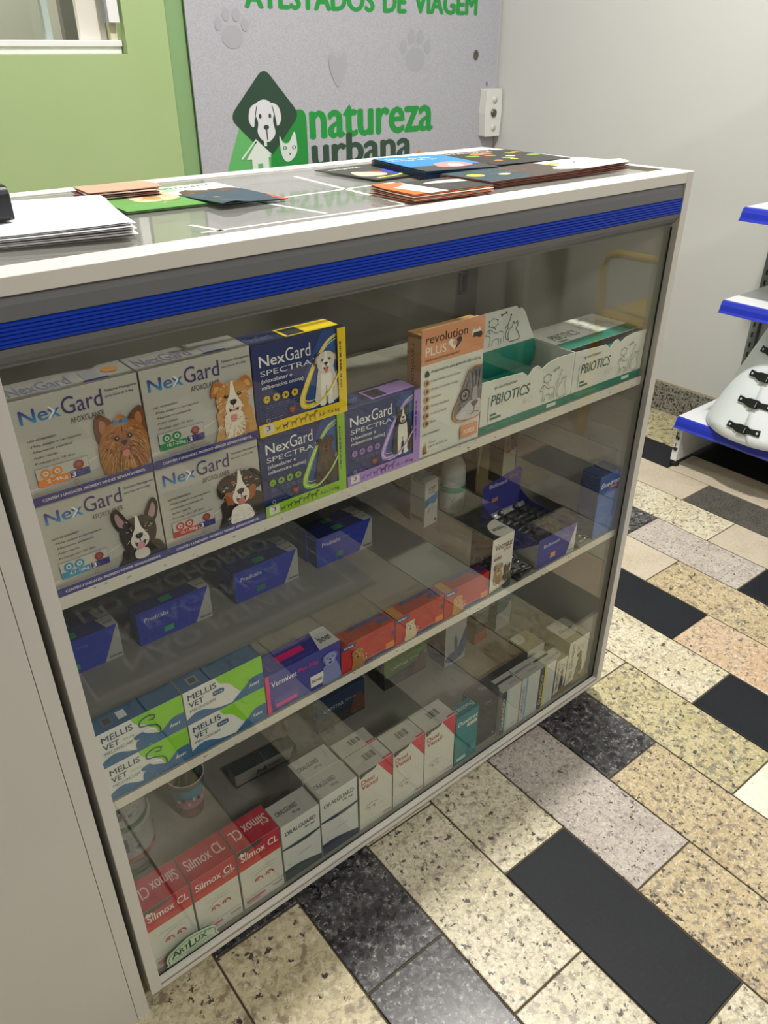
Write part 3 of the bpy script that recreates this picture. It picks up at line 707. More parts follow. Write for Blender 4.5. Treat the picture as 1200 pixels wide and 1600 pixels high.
def navy_box(x0, x1, z0, kind, label):
    h = 0.1010
    c, c2, wt = {'y': ('#f0cf12', '#f7e778', '3,6–7,5 kg'), 'g': ('#8fc31f', '#cbe56c', '7,6–15 kg'), 'p': ('#a984d6', '#d7b7ea', '15,1–30 kg')}[kind]
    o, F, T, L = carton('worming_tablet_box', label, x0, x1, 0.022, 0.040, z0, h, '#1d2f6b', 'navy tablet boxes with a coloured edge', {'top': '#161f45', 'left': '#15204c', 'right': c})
    F.poly([(0.45, 0.0), (0.9, 0.0), (0.9, 1), (0.75, 1), (0.55, 0.6)], '#1f4a8e'); F.poly([(0.6, 0.15), (0.9, 0.15), (0.9, 0.95), (0.8, 0.9), (0.66, 0.5)], '#1f5fa3')
    A = [(0.92, 0.93), (0.80, 0.86), (0.66, 0.66), (0.55, 0.42), (0.50, 0.27), (0.54, 0.19), (0.66, 0.20), (0.80, 0.32), (0.92, 0.50)]
    F.line(A, 0.0072, c, 5, True); F.line([(u-0.012, v+0.004) for u, v in A], 0.0012, c2, 5); F.line([(u*0.93+0.055, v*0.86+0.085) for u, v in A], 0.0009, c2, 5); F.line([(u*0.98+0.012, v*0.97+0.012) for u, v in A], 0.0005, '#ffffff', 5)
    F.text('Nex', 0.07, 0.765, 0.335, 0.885, '#eef0f4', 0.035); F.text('Gard', 0.345, 0.765, 0.615, 0.91, '#eef0f4', 0.0)
    F.text('SPECTRA', 0.07, 0.665, 0.62, 0.725, '#dfe3ea', 0.0); F.ell(0.645, 0.72, 0.0009, '#ffffff')
    F.text('(afoxolaner e', 0.075, 0.575, 0.40, 0.635, '#e7eaf0', 0.02); F.text('milbemicina oxima)', 0.075, 0.505, 0.52, 0.562, '#e7eaf0', 0.02)
    F.bars(0.075, 0.485, 0.35, 2, 0.022, 0.0007, '#9fb0d0', 3)
    for u in (0.115, 0.215, 0.315, 0.415):
        F.ell(u, 0.405, 0.0042, c); F.ring(u, 0.405, 0.0030, 0.0004, '#23315f'); F.ell(u, 0.405, 0.0014, '#23315f', 0.0009 if u < 0.2 else 0.0017)
    F.bars(0.09, 0.33, 0.50, 2, 0.026, 0.0010, '#e2e6ee', 4); F.bars(0.09, 0.275, 0.42, 4, 0.033, 0.0007, '#b9c5dc', 6)
    F.poly([(0.335, 0.24), (0.36, 0.265), (0.385, 0.25), (0.41, 0.265), (0.42, 0.225), (0.385, 0.165), (0.345, 0.2)], '#7d3a33'); F.poly([(0.35, 0.235), (0.385, 0.24), (0.40, 0.22), (0.38, 0.19)], '#a4584c')
    F.ring(0.11, 0.165, 0.0024, 0.0004, '#dfe3ea'); F.bars(0.15, 0.178, 0.28, 2, 0.026, 0.0010, '#dfe3ea', 7)
    k0 = F.k
    D = Face.__new__(Face); D.__dict__.update(F.__dict__); D.mb = MB()
    if kind == 'y': sitting(D, 0.77, 0.46, 0.031, '#d8d3cb', '#b9b2a8', '#efece6', ears='drop', ear='#5d4238', muz='#efeae2', blaze='#f2efe9', hs=0.40, whitelegs=True)
    if kind == 'g': sitting(D, 0.76, 0.46, 0.031, '#4a352b', '#372822', '#5a4133', ears='tip', ear='#3c2a22', muz='#6a4c3a', tongue=None, hs=0.33)
    if kind == 'p': sitting(D, 0.76, 0.50, 0.032, '#232326', '#3a3a3e', '#e9e6e0', ears='up', ear='#1f1f22', muz='#efece7', blaze='#f2f0ea', hs=0.31, whitelegs=True)
    F.k = D.k
    F.line([A[5], A[6], A[7], A[8]], 0.0024, c, 5); F.line([(u, v-0.012) for u, v in A[5:9]], 0.0006, '#ffffff', 5)
    F.rect(0.905, 0, 1, 1, c); F.rect(0, 0, 1, 0.145, c)
    F.rect(0.925, 0.28, 0.945, 0.85, two_tone(c, '#30406e', 900, (0.1, 1, 1), 0.5, 0.45, 0.5))
    F.rect(0.04, 0.025, 0.155, 0.125, '#dedcd6'); F.text('3', 0.075, 0.06, 0.115, 0.115, '#22264a', 0.04); F.bars(0.055, 0.04, 0.145, 1, 0.02, 0.0011, '#22264a', 1)
    for i, u in enumerate((0.20, 0.28, 0.375, 0.48, 0.585)):
        minidog(F, u, 0.055+0.006*i, 0.0042+0.0011*i, '#22264a' if i == {'y': 1, 'g': 2, 'p': 3}[kind] else {'y': '#8a7a1c', 'g': '#4d6b1c', 'p': '#6a51a0'}[kind])
    F.bars(0.66, 0.12, 0.90, 2, 0.022, 0.0009, '#2a2e4c', 9); F.text(wt, 0.66, 0.035, 0.90, 0.085, '#2a2e4c', 0.01)
    T.text('NexGard', 0.04, 0.30, 0.30, 0.70, '#5b6796'); T.rect(0.40, 0.15, 0.98, 0.85, c); T.rect(0.43, 0.22, 0.62, 0.78, '#2a2a38'); T.bars(0.66, 0.6, 0.95, 3, 0.15, 0.0012, '#2a2e4c', 2)
    F.build('front_print', o); D.build('dog_picture', o); T.build('top_print', o)
    return o
navy_box(0.2590, 0.3740, SH1, 'g', 'navy tablet box with a green edge and a brown sitting dog')
navy_box(0.2600, 0.3785, SH1+0.1013, 'y', 'navy tablet box with a yellow edge and a fluffy white sitting dog')
navy_box(0.3760, 0.4935, SH1, 'p', 'navy tablet box with a purple edge and a black and white collie')

# salmon cat treatment box with raised display front
def cat_box():
    x0, x1, d, h = 0.4965, 0.6055, 0.026, 0.166
    w_ = x1-x0
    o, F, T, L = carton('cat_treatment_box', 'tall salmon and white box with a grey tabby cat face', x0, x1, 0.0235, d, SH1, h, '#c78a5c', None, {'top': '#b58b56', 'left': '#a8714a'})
    m = MB(); hh = 0.1725
    m.box(-w_/2, w_/2, -d/2-0.0012, -d/2-0.0003, 0, hh, mat('#dfe2d8', 0.45)); m.build('front_panel', o)
    m = MB(); m.box(-w_/2+0.006, w_/2-0.004, -d/2+0.006, -d/2+0.008, h, h+0.004, mat('#c9a873', 0.5)); m.build('tuck_flap', o)
    F = Face((-w_/2, -d/2-0.0014, 0), (w_, 0, 0), (0, 0, hh))
    F.rect(0, 0.735, 1, 1, '#dd9a74')
    F.text('revolution', 0.06, 0.89, 0.72, 0.955, '#2a2624', 0.02); F.text('PLUS', 0.06, 0.80, 0.38, 0.865, '#f4efe6', 0.01)
    F.blob([(0.52, 0.80), (0.44, 0.835), (0.41, 0.865), (0.45, 0.885), (0.50, 0.872), (0.52, 0.86)], '#f1ece4'); F.blob([(0.52, 0.80), (0.60, 0.835), (0.63, 0.868), (0.59, 0.887), (0.54, 0.872), (0.555, 0.845)], '#3b3b40')
    F.ell(0.51, 0.85, 0.0032, '#dd9a74'); F.text('(selamectina/sarolaner)', 0.06, 0.752, 0.60, 0.785, '#6d4634', 0.0)
    F.rect(0.79, 0.865, 0.93, 0.905, '#efe9df'); F.rect(0.81, 0.85, 0.92, 0.885, '#3a3430'); F.ell(0.92, 0.862, 0.0042, '#3a3430')
    for u in (0.81, 0.855, 0.90): F.rect(u, 0.905, u+0.015, 0.92, '#efe9df')
    F.bars(0.76, 0.82, 0.94, 2, 0.035, 0.0012, '#5a2f22', 3)
    F.blob([(0.09, 0.695), (0.055, 0.665), (0.07, 0.645), (0.11, 0.645), (0.125, 0.665)], '#2f3136')
    F.text('Antiparasitário para gatos de 1,25 a 2,5 kg', 0.15, 0.663, 0.955, 0.69, '#26262a', 0.02)
    for i, t in enumerate(('Pulgas adultas, ovos e larvas', 'Alergia por picada de pulga', 'Carrapatos', 'Vermes intestinais', 'Verme do coração', 'Sarna')):
        v = 0.598-i*0.064
        F.ell(0.09, v, 0.0046, '#cf9a74'); F.ell(0.09, v, 0.0024, '#5a4034'); F.text(t, 0.15, v-0.005, 0.15+0.0165*len(t), v+0.017, '#4b4a4a', 0.0)
    F.text('USO VETERINÁRIO', 0.04, 0.185, 0.31, 0.203, '#26262a', 0.03)
    F.poly([(0.05, 0.035), (0.10, 0.035), (0.095, 0.08), (0.08, 0.10), (0.078, 0.14), (0.07, 0.10), (0.055, 0.08)], '#b5604a'); F.rect(0.045, 0.03, 0.105, 0.042, '#2d1b18')
    F.text('Contém', 0.13, 0.105, 0.24, 0.12, '#7c5048'); F.text('pipeta de 0,25 mL', 0.13, 0.07, 0.44, 0.09, '#26262a', 0.02); F.bars(0.03, 0.04, 0.6, 1, 0.02, 0.0007, '#5d5d5a', 5)
    F.rect(0.66, 0.045, 0.955, 0.155, '#dd9a74'); F.text('zoetis', 0.71, 0.075, 0.905, 0.125, '#f6f1ea', 0.02)
    sh = [(0.985, 0.625), (0.86, 0.63), (0.76, 0.60), (0.70, 0.52), (0.60, 0.40), (0.52, 0.31), (0.52, 0.24), (0.60, 0.20), (0.72, 0.185), (0.985, 0.195)]
    cc = (0.78, 0.40)
    F.poly(crom(sh[1:-1], 5, False)+[(0.985, 0.195), (0.985, 0.625)], '#d98d4a')
    sh2 = [(cc[0]+(u-cc[0])*0.93, cc[1]+(v-cc[1])*0.96) for u, v in sh]
    D = Face.__new__(Face); D.__dict__.update(F.__dict__); D.mb = MB()
    D.poly(crom(sh2[1:-1], 5, False)+[(0.985, 0.205), (0.985, 0.615)], '#77757c')
    D.hair(0.80, 0.42, 0.16, 0.18, 120, ['#8d8b92', '#5a585f', '#a2a0a6'], 0.3, 0.0008, 3, -0.4)
    for q in ([(0.80, 0.60), (0.83, 0.50), (0.84, 0.44)], [(0.87, 0.60), (0.88, 0.52), (0.87, 0.45)], [(0.94, 0.60), (0.93, 0.5), (0.92, 0.44)], [(0.75, 0.52), (0.70, 0.44)], [(0.64, 0.36), (0.60, 0.34)], [(0.66, 0.33), (0.60, 0.30)]): D.line(q, 0.0022, '#3c3a42', 4, True)
    D.blob([(0.66, 0.30), (0.80, 0.35), (0.97, 0.34), (0.98, 0.22), (0.80, 0.20), (0.64, 0.215), (0.56, 0.25)], '#c9c7c8'); D.hair(0.76, 0.27, 0.18, 0.06, 60, ['#a09ea2', '#e1dfdf'], 0.3, 0.0006, 5, 0.2)
    D.blob([(0.62, 0.43), (0.70, 0.465), (0.78, 0.43), (0.765, 0.375), (0.69, 0.355), (0.63, 0.38)], '#232228'); D.ell(0.70, 0.41, 0.0062, '#8f9398'); D.ell(0.70, 0.41, 0.0042, '#5b6066'); D.ell(0.70, 0.41, 0.0022, '#0d0d10'); D.ell(0.685, 0.42, 0.0008, '#ffffff')
    D.blob([(0.84, 0.45), (0.90, 0.45), (0.91, 0.35), (0.86, 0.34), (0.82, 0.37)], '#a8a4a6')
    D.poly([(0.80, 0.335), (0.90, 0.345), (0.935, 0.33), (0.87, 0.285)], '#6c5a60'); D.line([(0.87, 0.29), (0.865, 0.25), (0.80, 0.235)], 0.0009, '#3a363b', 4); D.line([(0.865, 0.25), (0.95, 0.24)], 0.0009, '#3a363b')
    for i in range(7): D.line([(0.74-0.01*i, 0.27-0.008*i), (0.60-0.005*i, 0.265-0.014*i)], 0.0003, '#f2f2f2')
    D.build('cat_picture', o)
    F.build('front_print', o)
    L.text('revolution', 0.35, 0.55, 0.62, 0.92, '#33261e', 0.01, rot=-90); L.text('PLUS', 0.35, 0.36, 0.60, 0.52, '#8a6446', 0.01, rot=-90); L.ell(0.5, 0.31, 0.003, '#26201c')
    L.build('side_print', o)
cat_box()

# ---- paste display trays
TEAL = '#0f7a68'
def doodle(F, u0, v0, su, sv, c='#2e4a46', t=0.0007):
    q = lambda pts: [(u0+a*su, v0+b*sv) for a, b in pts]
    F.line(q([(0.02, 0.42), (0.06, 0.56), (0.14, 0.60), (0.2, 0.52), (0.3, 0.44), (0.42, 0.46), (0.5, 0.36), (0.48, 0.2), (0.50, 0.02)]), t, c, 4)
    F.line(q([(0.02, 0.42), (0.10, 0.40), (0.13, 0.30), (0.12, 0.15), (0.08, 0.02)]), t, c, 4); F.line(q([(0.17, 0.02), (0.2, 0.2), (0.28, 0.24), (0.36, 0.2), (0.34, 0.02)]), t, c, 4)
    F.line(q([(0.40, 0.24), (0.42, 0.12), (0.40, 0.02)]), t, c, 3); F.line(q([(0.12, 0.60), (0.10, 0.50), (0.15, 0.48)]), t, c, 3)
    hx = [(0.22+0.13*math.cos(math.pi/3*i+0.5), 0.80+0.15*math.sin(math.pi/3*i+0.5)) for i in range(7)]
    F.line(q(hx), t, c)
    for a, b in hx[:6]: F.ell(u0+a*su, v0+b*sv, t*1.3, c, n=8)
    F.line(q([(0.24, 0.66), (0.28, 0.56)]), t, c); F.line(q([(0.44, 1.0), (0.56, 1.04)]), t*1.4, c)
    for a, b in ((0.43, 1.02), (0.44, 0.97), (0.56, 1.07), (0.57, 1.02)): F.ell(u0+a*su, v0+b*sv, t*1.4, c, n=8)
    F.line(q([(0.62, 0.06), (0.60, 0.3), (0.66, 0.48), (0.72, 0.52), (0.74, 0.68), (0.79, 0.60), (0.85, 0.68), (0.86, 0.52), (0.82, 0.42), (0.88, 0.25), (0.90, 0.04), (0.62, 0.03)]), t, c, 4)
    F.line(q([(0.60, 0.10), (0.54, 0.2), (0.55, 0.4), (0.60, 0.5), (0.58, 0.62), (0.52, 0.5)]), t, c, 4); F.line(q([(0.60, 0.62), (0.66, 0.82), (0.68, 0.92)]), t, c); F.ell(u0+0.68*su, v0+0.93*sv, t*1.6, c)
def paste_tray(x0, x1, label, lid):
    w_ = x1-x0; d = 0.082 if lid == 'open' else 0.108; h = 0.078; z0 = SH1
    t = empty('paste_display_box', ((x0+x1)/2, 0.022+d/2, z0)); tag(t, label, 'box', 'white and teal paste display boxes')
    W = mat('#dcded6', 0.45); INN = mat('#4d4b44', 0.7)
    a = w_/2; b = d/2
    # front wall with torn zigzag top edge
    prof = [(-a, 0), (a, 0), (a, h), (0.30*w_, h+0.001), (0.20*w_, h-0.002), (0.13*w_, h-0.008), (0.08*w_, h-0.001), (0.03*w_, h-0.003), (-0.02*w_, h-0.012), (-0.08*w_, h-0.004), (-a, h)]
    m = MB(); m.extrude(prof, -b, -b+0.0008, W, 'y'); m.build('front_wall', t)
    
    for q in (-a, a-0.0008): m = MB(); m.box(q, q+0.0008, -b+0.001, b, 0, h, W); m.build('side_wall', t)
    m = MB(); m.box(-a+0.001, a-0.001, b-0.0008, b, 0.0012, h, mat(TEAL, 0.45)); m.build('back_wall', t)
    m = MB(); m.box(-a+0.001, a-0.001, -b+0.001, b-0.001, 0, 0.0010, INN); m.build('base', t)
    F = Face((-a, -b-0.0002, 0), (w_, 0, 0), (0, 0, h))
    F.rect(0, 0, 1, 0.16, TEAL); F.text('Contém 12 seringas de 14 g', 0.05, 0.045, 0.42, 0.115, '#4fa08f', 0.0); F.rect(0.72, 0.05, 0.83, 0.12, '#d7ddd4'); F.bars(0.735, 0.085, 0.82, 1, 0.03, 0.002, TEAL, 2)
    F.text('PBIOTICS', 0.10, 0.50, 0.50, 0.70, '#16594d', 0.02, 0.12); F.text('NUTRISANA', 0.17, 0.80, 0.36, 0.85, '#3c4a48', 0.0, 0.2)
    F.line([(0.12, 0.825), (0.16, 0.825)], 0.0008, '#3c4a48'); F.line([(0.14, 0.785), (0.14, 0.865)], 0.0008, '#3c4a48')
    F.bars(0.10, 0.46, 0.47, 1, 0.03, 0.001, '#7d8a86', 3); F.line([(0.075, 0.2), (0.075, 0.70)], 0.0007, '#3c8073')
    F.rect(0.10, 0.31, 0.16, 0.35, '#3f6f66'); F.rect(0.10, 0.235, 0.21, 0.28, '#3f6f66'); F.ring(0.46, 0.37, 0.0042, 0.0003, '#8a938f'); F.ring(0.52, 0.37, 0.0042, 0.0003, '#8a938f'); F.text('14', 0.45, 0.355, 0.47, 0.385, '#8a938f')
    doodle(F, 0.62, 0.19, 0.34, 0.60)
    F.build('front_print', t)
    if lid == 'open':
        # lid folded up at the back, teal tuck rolled below the white top
        m = MB(); P = [(-a, h), (a, h)]
        rows = []
        for k, (yy, zz) in enumerate([(b-0.001, h-0.040), (b-0.006, h-0.030), (b-0.007, h-0.012), (b-0.002, h+0.003)]):
            rows.append([(-a+0.002, yy, zz), (a-0.002, yy, zz)])
        m.grid(rows, mat(TEAL, 0.45), True)
        m.build('teal_flap', t)
        L0 = Face((-a+0.002, b-0.002, h+0.003), (w_-0.004, 0, 0), (0, 0.005, 0.056))
        m = MB()
        pr = [(0, 0), (1, 0), (0.975, 0.20), (0.89, 0.80), (0.85, 0.92), (0.82, 0.90), (0.79, 1.0), (0.43, 1.0), (0.43, 0.82), (0.0, 0.80)]
        n = L0.N*0.0004; fr = [tuple(L0.P+L0.U*u+L0.V*v) for u, v in pr]; bk = [tuple(Vector(q)-n*2) for q in fr]
        m.face(fr, W); m.face(bk[::-1], W)
        for i in range(len(fr)): j = (i+1) % len(fr); m.face([fr[j], fr[i], bk[i], bk[j]], W)
        m.build('lid', t)
        doodle(L0, 0.44, 0.08, 0.42, 0.78, '#22403c', 0.0009); L0.ring(0.24, 0.55, 0.0035, 0.0008, '#22403c')
        L0.build('lid_print', t)
        for k in range(6):
            q = MB(); x = -a+0.018+k*0.031; q.tube([(x, -b+0.01, 0.0105), (x+0.004, b-0.012, 0.0105)], 0.008, mat('#3c3a36', 0.5), 10)
            s_ = q.build('paste_syringe', None, t.location); tag(s_, '%s dark paste syringe from the left in the opened paste display box' % ORD[k], 'syringe', 'syringes in the opened display box')
    else:
        m = MB(); m.box(-a, a, -b+0.012, b, h+0.0004, h+0.0012, W); m.build('lid', t)
        L0 = Face((-a, -b+0.012, h+0.0014), (w_, 0, 0), (0, d-0.012, 0))
        L0.rect(0, 0, 1, 0.27, TEAL); L0.text('PBIOTICS', 0.08, 0.40, 0.42, 0.62, '#80857f', 0.02, 0.15); L0.rect(0.08, 0.30, 0.2, 0.36, '#80857f'); L0.bars(0.2, 0.85, 0.45, 1, 0.1, 0.0012, '#80857f', 2); doodle(L0, 0.50, 0.34, 0.40, 0.5, '#5a6a66', 0.0007)
        L0.build('lid_print', t)
        m = MB(); m.box(-a+0.001, a-0.001, -b+0.0009, -b+0.012, h-0.012, h-0.0114, mat(TEAL, 0.45)); m.build('teal_flap', t)
paste_tray(0.6075, 0.8035, 'white and teal paste box with its lid folded open at the back', 'open')
paste_tray(0.8045, 0.9815, 'closed white and teal paste box at the right end of the top shelf', 'closed')

# ---- middle shelf, front row
def mellis(x0, x1, z0, cat_, label):
    h = 0.0526; d = 0.029
    o, F, T, L = carton('anti_inflammatory_box', label, x0, x1, 0.022, d, z0, h, '#dfe2df', 'green white and blue tablet boxes', {'top': '#12557e', 'left': '#c9cdd0'})
    F.poly(crom([(0.40, 1.0), (0.44, 0.80), (0.55, 0.66), (0.62, 0.45), (0.72, 0.20), (0.80, 0.35)], 5, False)+[(1, 0.4), (1, 1)], '#84cf1c')
    F.poly([(1.0, 0.45), (1.0, 0.0)]+crom([(0.55, 0.0), (0.62, 0.12), (0.74, 0.30), (0.85, 0.47), (1.0, 0.48)], 5, False), '#0d5f94')
    F.poly([(0, 0)]+[(1.0, 0)]+crom([(0.72, 0.0), (0.5, 0.05), (0.35, 0.12), (0.20, 0.27), (0.10, 0.27), (0.0, 0.17)], 4, False), '#0d5f94')
    F.text('MELLIS', 0.05, 0.71, 0.40, 0.88, '#1c3f63', 0.03); F.text('VET', 0.05, 0.49, 0.23, 0.65, '#1c3f63', 0.03); F.text('MELOXICAM', 0.05, 0.345, 0.37, 0.43, '#5d6a72', 0.0)
    if cat_:
        F.text('0,2 mg', 0.28, 0.52, 0.40, 0.59, '#a6c97a', 0.02)
        F.blob([(0.40, 0.10), (0.41, 0.30), (0.45, 0.34), (0.40, 0.38), (0.39, 0.46), (0.43, 0.49), (0.50, 0.50), (0.53, 0.42), (0.60, 0.34), (0.70, 0.22), (0.66, 0.10), (0.52, 0.05)], '#0d5f94')
        F.line([(0.50, 0.47), (0.56, 0.50), (0.63, 0.44), (0.66, 0.28)], 0.0028, '#f1f3f0', 5, True)
        F.line([(0.67, 0.20), (0.70, 0.34), (0.66, 0.52), (0.56, 0.62), (0.48, 0.68), (0.49, 0.82), (0.58, 0.88), (0.66, 0.82), (0.64, 0.73), (0.58, 0.76)], 0.0018, '#0b4f58', 5)
    else:
        F.blob([(0.345, 0.56), (0.36, 0.63), (0.47, 0.63), (0.49, 0.56), (0.47, 0.50), (0.36, 0.50)], '#1c4f7c'); F.text('0,5 mg', 0.365, 0.535, 0.465, 0.59, '#f1f3f0', 0.02); F.bars(0.36, 0.33, 0.5, 2, 0.035, 0.0008, '#7d8a92', 5)
    F.bars(0.62, 0.80, 0.92, 3, 0.06, 0.0007, '#c9ea88', 4); F.bars(0.60, 0.60, 0.90, 2, 0.07, 0.0007, '#b0df55', 6)
    F.text('Avert', 0.80, 0.22, 0.93, 0.33, '#f3f6f2', 0.02, 0.2); F.bars(0.08, 0.12, 0.22, 2, 0.05, 0.0007, '#9cc3dc', 2)
    T.rect(0.12, 0.25, 0.24, 0.75, '#4a5d68' if cat_ else '#6d8390'); T.rect(0.14, 0.34, 0.22, 0.66, '#2b3a42')
    if cat_: T.rect(0.30, 0.3, 0.40, 0.75, '#c6d1d6')
    for i in range(9): T.bars(0.5+0.05*i, 0.80, 0.54+0.05*i, 8, 0.085, 0.0006, '#5f93b5', i)
    F.build('front_print', o); T.build('top_print', o)
for a in ((0.0192, 0.1240, 'cat', True), (0.1258, 0.2345, '0,5 mg', False)):
    for i in (0, 1):
        mellis(a[0], a[1], SH2+0.0528*i, a[3], ('green and blue tablet box with a blue cat figure, ' if a[3] else 'green and blue tablet box with a 0,5 mg oval, ')+('upper' if i else 'lower')+' of its stack')

def biovet_side(F, u=0.80):
    F.poly([(u+0.13, 1), (1, 1), (1, 0), (u-0.08, 0)], '#c9cac6')
def vermivet():
    o, F, T, L = carton('dewormer_box', 'violet-blue box with a pink end and a blue labrador, beside the green boxes', 0.2365, 0.3570, 0.0222, 0.040, SH2, 0.0655, '#3a3d9a', None, {'top': '#3a3b8c', 'left': '#e2257d'})
    F.rect(0, 0, 0.045, 1, '#e2257d'); F.text('Vermivet', 0.07, 0.66, 0.40, 0.80, '#e9eaf4', 0.02); F.text('Plus 2,0g', 0.42, 0.68, 0.68, 0.80, '#e2257d', 0.03, 0.1)
    F.bars(0.07, 0.58, 0.62, 1, 0.05, 0.0010, '#a9abd8', 3); F.bars(0.07, 0.50, 0.3, 1, 0.05, 0.0010, '#a9abd8', 4)
    F.rect(0.09, 0.08, 0.40, 0.33, '#4a4ca6'); F.line([(0.09, 0.08), (0.40, 0.08), (0.40, 0.36), (0.09, 0.36), (0.09, 0.08)], 0.0004, '#c4305f'); F.rect(0.11, 0.11, 0.38, 0.19, '#e2257d'); F.bars(0.12, 0.28, 0.36, 1, 0.05, 0.001, '#a9abd8', 4); F.bars(0.43, 0.3, 0.53, 3, 0.07, 0.0009, '#a9abd8', 2)
    F.poly([(0.57, 0.42), (0.80, 0.42), (0.74, 0.12), (0.57, 0.12)], '#e6e5e0'); F.text('biovet', 0.595, 0.22, 0.73, 0.33, '#26262c', 0.02)
    D = Face.__new__(Face); D.__dict__.update(F.__dict__); D.mb = MB()
    D.blob([(0.76, 0.5), (0.92, 0.55), (0.985, 0.25), (0.985, 0.03), (0.74, 0.03), (0.75, 0.3)], '#7a86c0')
    head(D, 0.85, 0.66, 0.0105, '#8b96cc', '#6a76b5', '#a2abd8', '#5d69ad', 'drop', eye='#22264c', tongue=None, nose='#1d2040', hairn=40)
    D.build('dog_picture', o)
    T.poly([(0.80, 1), (1, 1), (1, 0), (0.72, 0)], '#c9cac6'); T.text('biovet', 0.80, 0.28, 0.96, 0.62, '#26262c', 0.02); T.rect(0.25, 0.35, 0.60, 0.65, '#d42a72'); T.line([(0.1, 0.15), (0.66, 0.15), (0.70, 0.85), (0.1, 0.85), (0.1, 0.15)], 0.0004, '#7d7fc4'); T.bars(0.12, 0.3, 0.22, 3, 0.2, 0.0008, '#a9abd8', 2)
    F.build('front_print', o); T.build('top_print', o)
vermivet()
def red_box(x0, x1, kind, label):
    h = 0.0505
    o, F, T, L = carton('dog_wormer_box', label, x0, x1, 0.0222, 0.027, SH2, h, '#b0141a', 'red wormer boxes with a dog', {'top': '#8f1218', 'left': '#26306e'})
    F.rect(0.0, 0.80, 0.27, 0.97, '#26306e'); F.text('Virbac', 0.05, 0.845, 0.22, 0.925, '#e6e8f0', 0.03)
    F.poly([(0.28, 0.0), (1, 0.0), (1, 0.13), (0.4, 0.13)], '#33326f'); F.rect(0.28, 0.13, 1.0, 0.15, '#e8785a')
    F.rect(0.82, 0.08, 0.985, 0.30, '#d9762c'); F.bars(0.84, 0.24, 0.97, 2, 0.08, 0.001, '#f1c48a', 2); F.rect(0.93, 0.50, 0.98, 0.66, '#33326f')
    F.text('Endogard', 0.50, 0.72, 0.86, 0.86, '#a5362c', 0.02, 0.1)
    F.bars(0.50, 0.60, 0.86, 3, 0.09, 0.0011, '#f0a596', 5); F.bars(0.50, 0.32, 0.80, 2, 0.08, 0.0008, '#f0a596', 6)
    for v in (0.33, 0.22): F.ell(0.45, v, 0.0009, '#ffffff')
    D = Face.__new__(Face); D.__dict__.update(F.__dict__); D.mb = MB()
    fu = {'y': ('#a5733c', '#c8935a', '#7d5126', 'drop'), 'j': ('#d2bfa2', '#e7dcc8', '#8c5f38', 'tip'), 'g': ('#c08a45', '#d6a662', '#8f5f2a', 'drop')}[kind]
    D.blob([(0.21, 0.5), (0.37, 0.5), (0.42, 0.25), (0.40, 0.02), (0.19, 0.02), (0.2, 0.25)], fu[0]); D.hair(0.30, 0.22, 0.1, 0.2, 60, [fu[1], fu[2]], 0.3, 0.0005, 3, 0.8)
    head(D, 0.29, 0.52, 0.0085, fu[0], fu[1], fu[1], fu[2], fu[3], hairn=40, tongue=None)
    D.build('dog_picture', o)
    T.rect(0.30, 0.72, 0.95, 1.0, '#26306e'); T.rect(0.0, 0.0, 0.16, 1.0, '#a5702c' if kind != 'y' else '#8c3a2c'); T.rect(0.74, 0.25, 0.97, 0.62, '#26306e'); T.bars(0.77, 0.40, 0.94, 1, 0.2, 0.0011, '#c9cde4', 2)
    F.build('front_print', o); T.build('top_print', o)
red_box(0.3580, 0.4562, 'y', 'red wormer box with a scruffy yorkshire terrier, leftmost of the three')
red_box(0.4572, 0.5545, 'j', 'red wormer box with a cream tip-eared dog, middle of the three')
red_box(0.5555, 0.6530, 'g', 'red wormer box with a golden retriever, rightmost of the three')

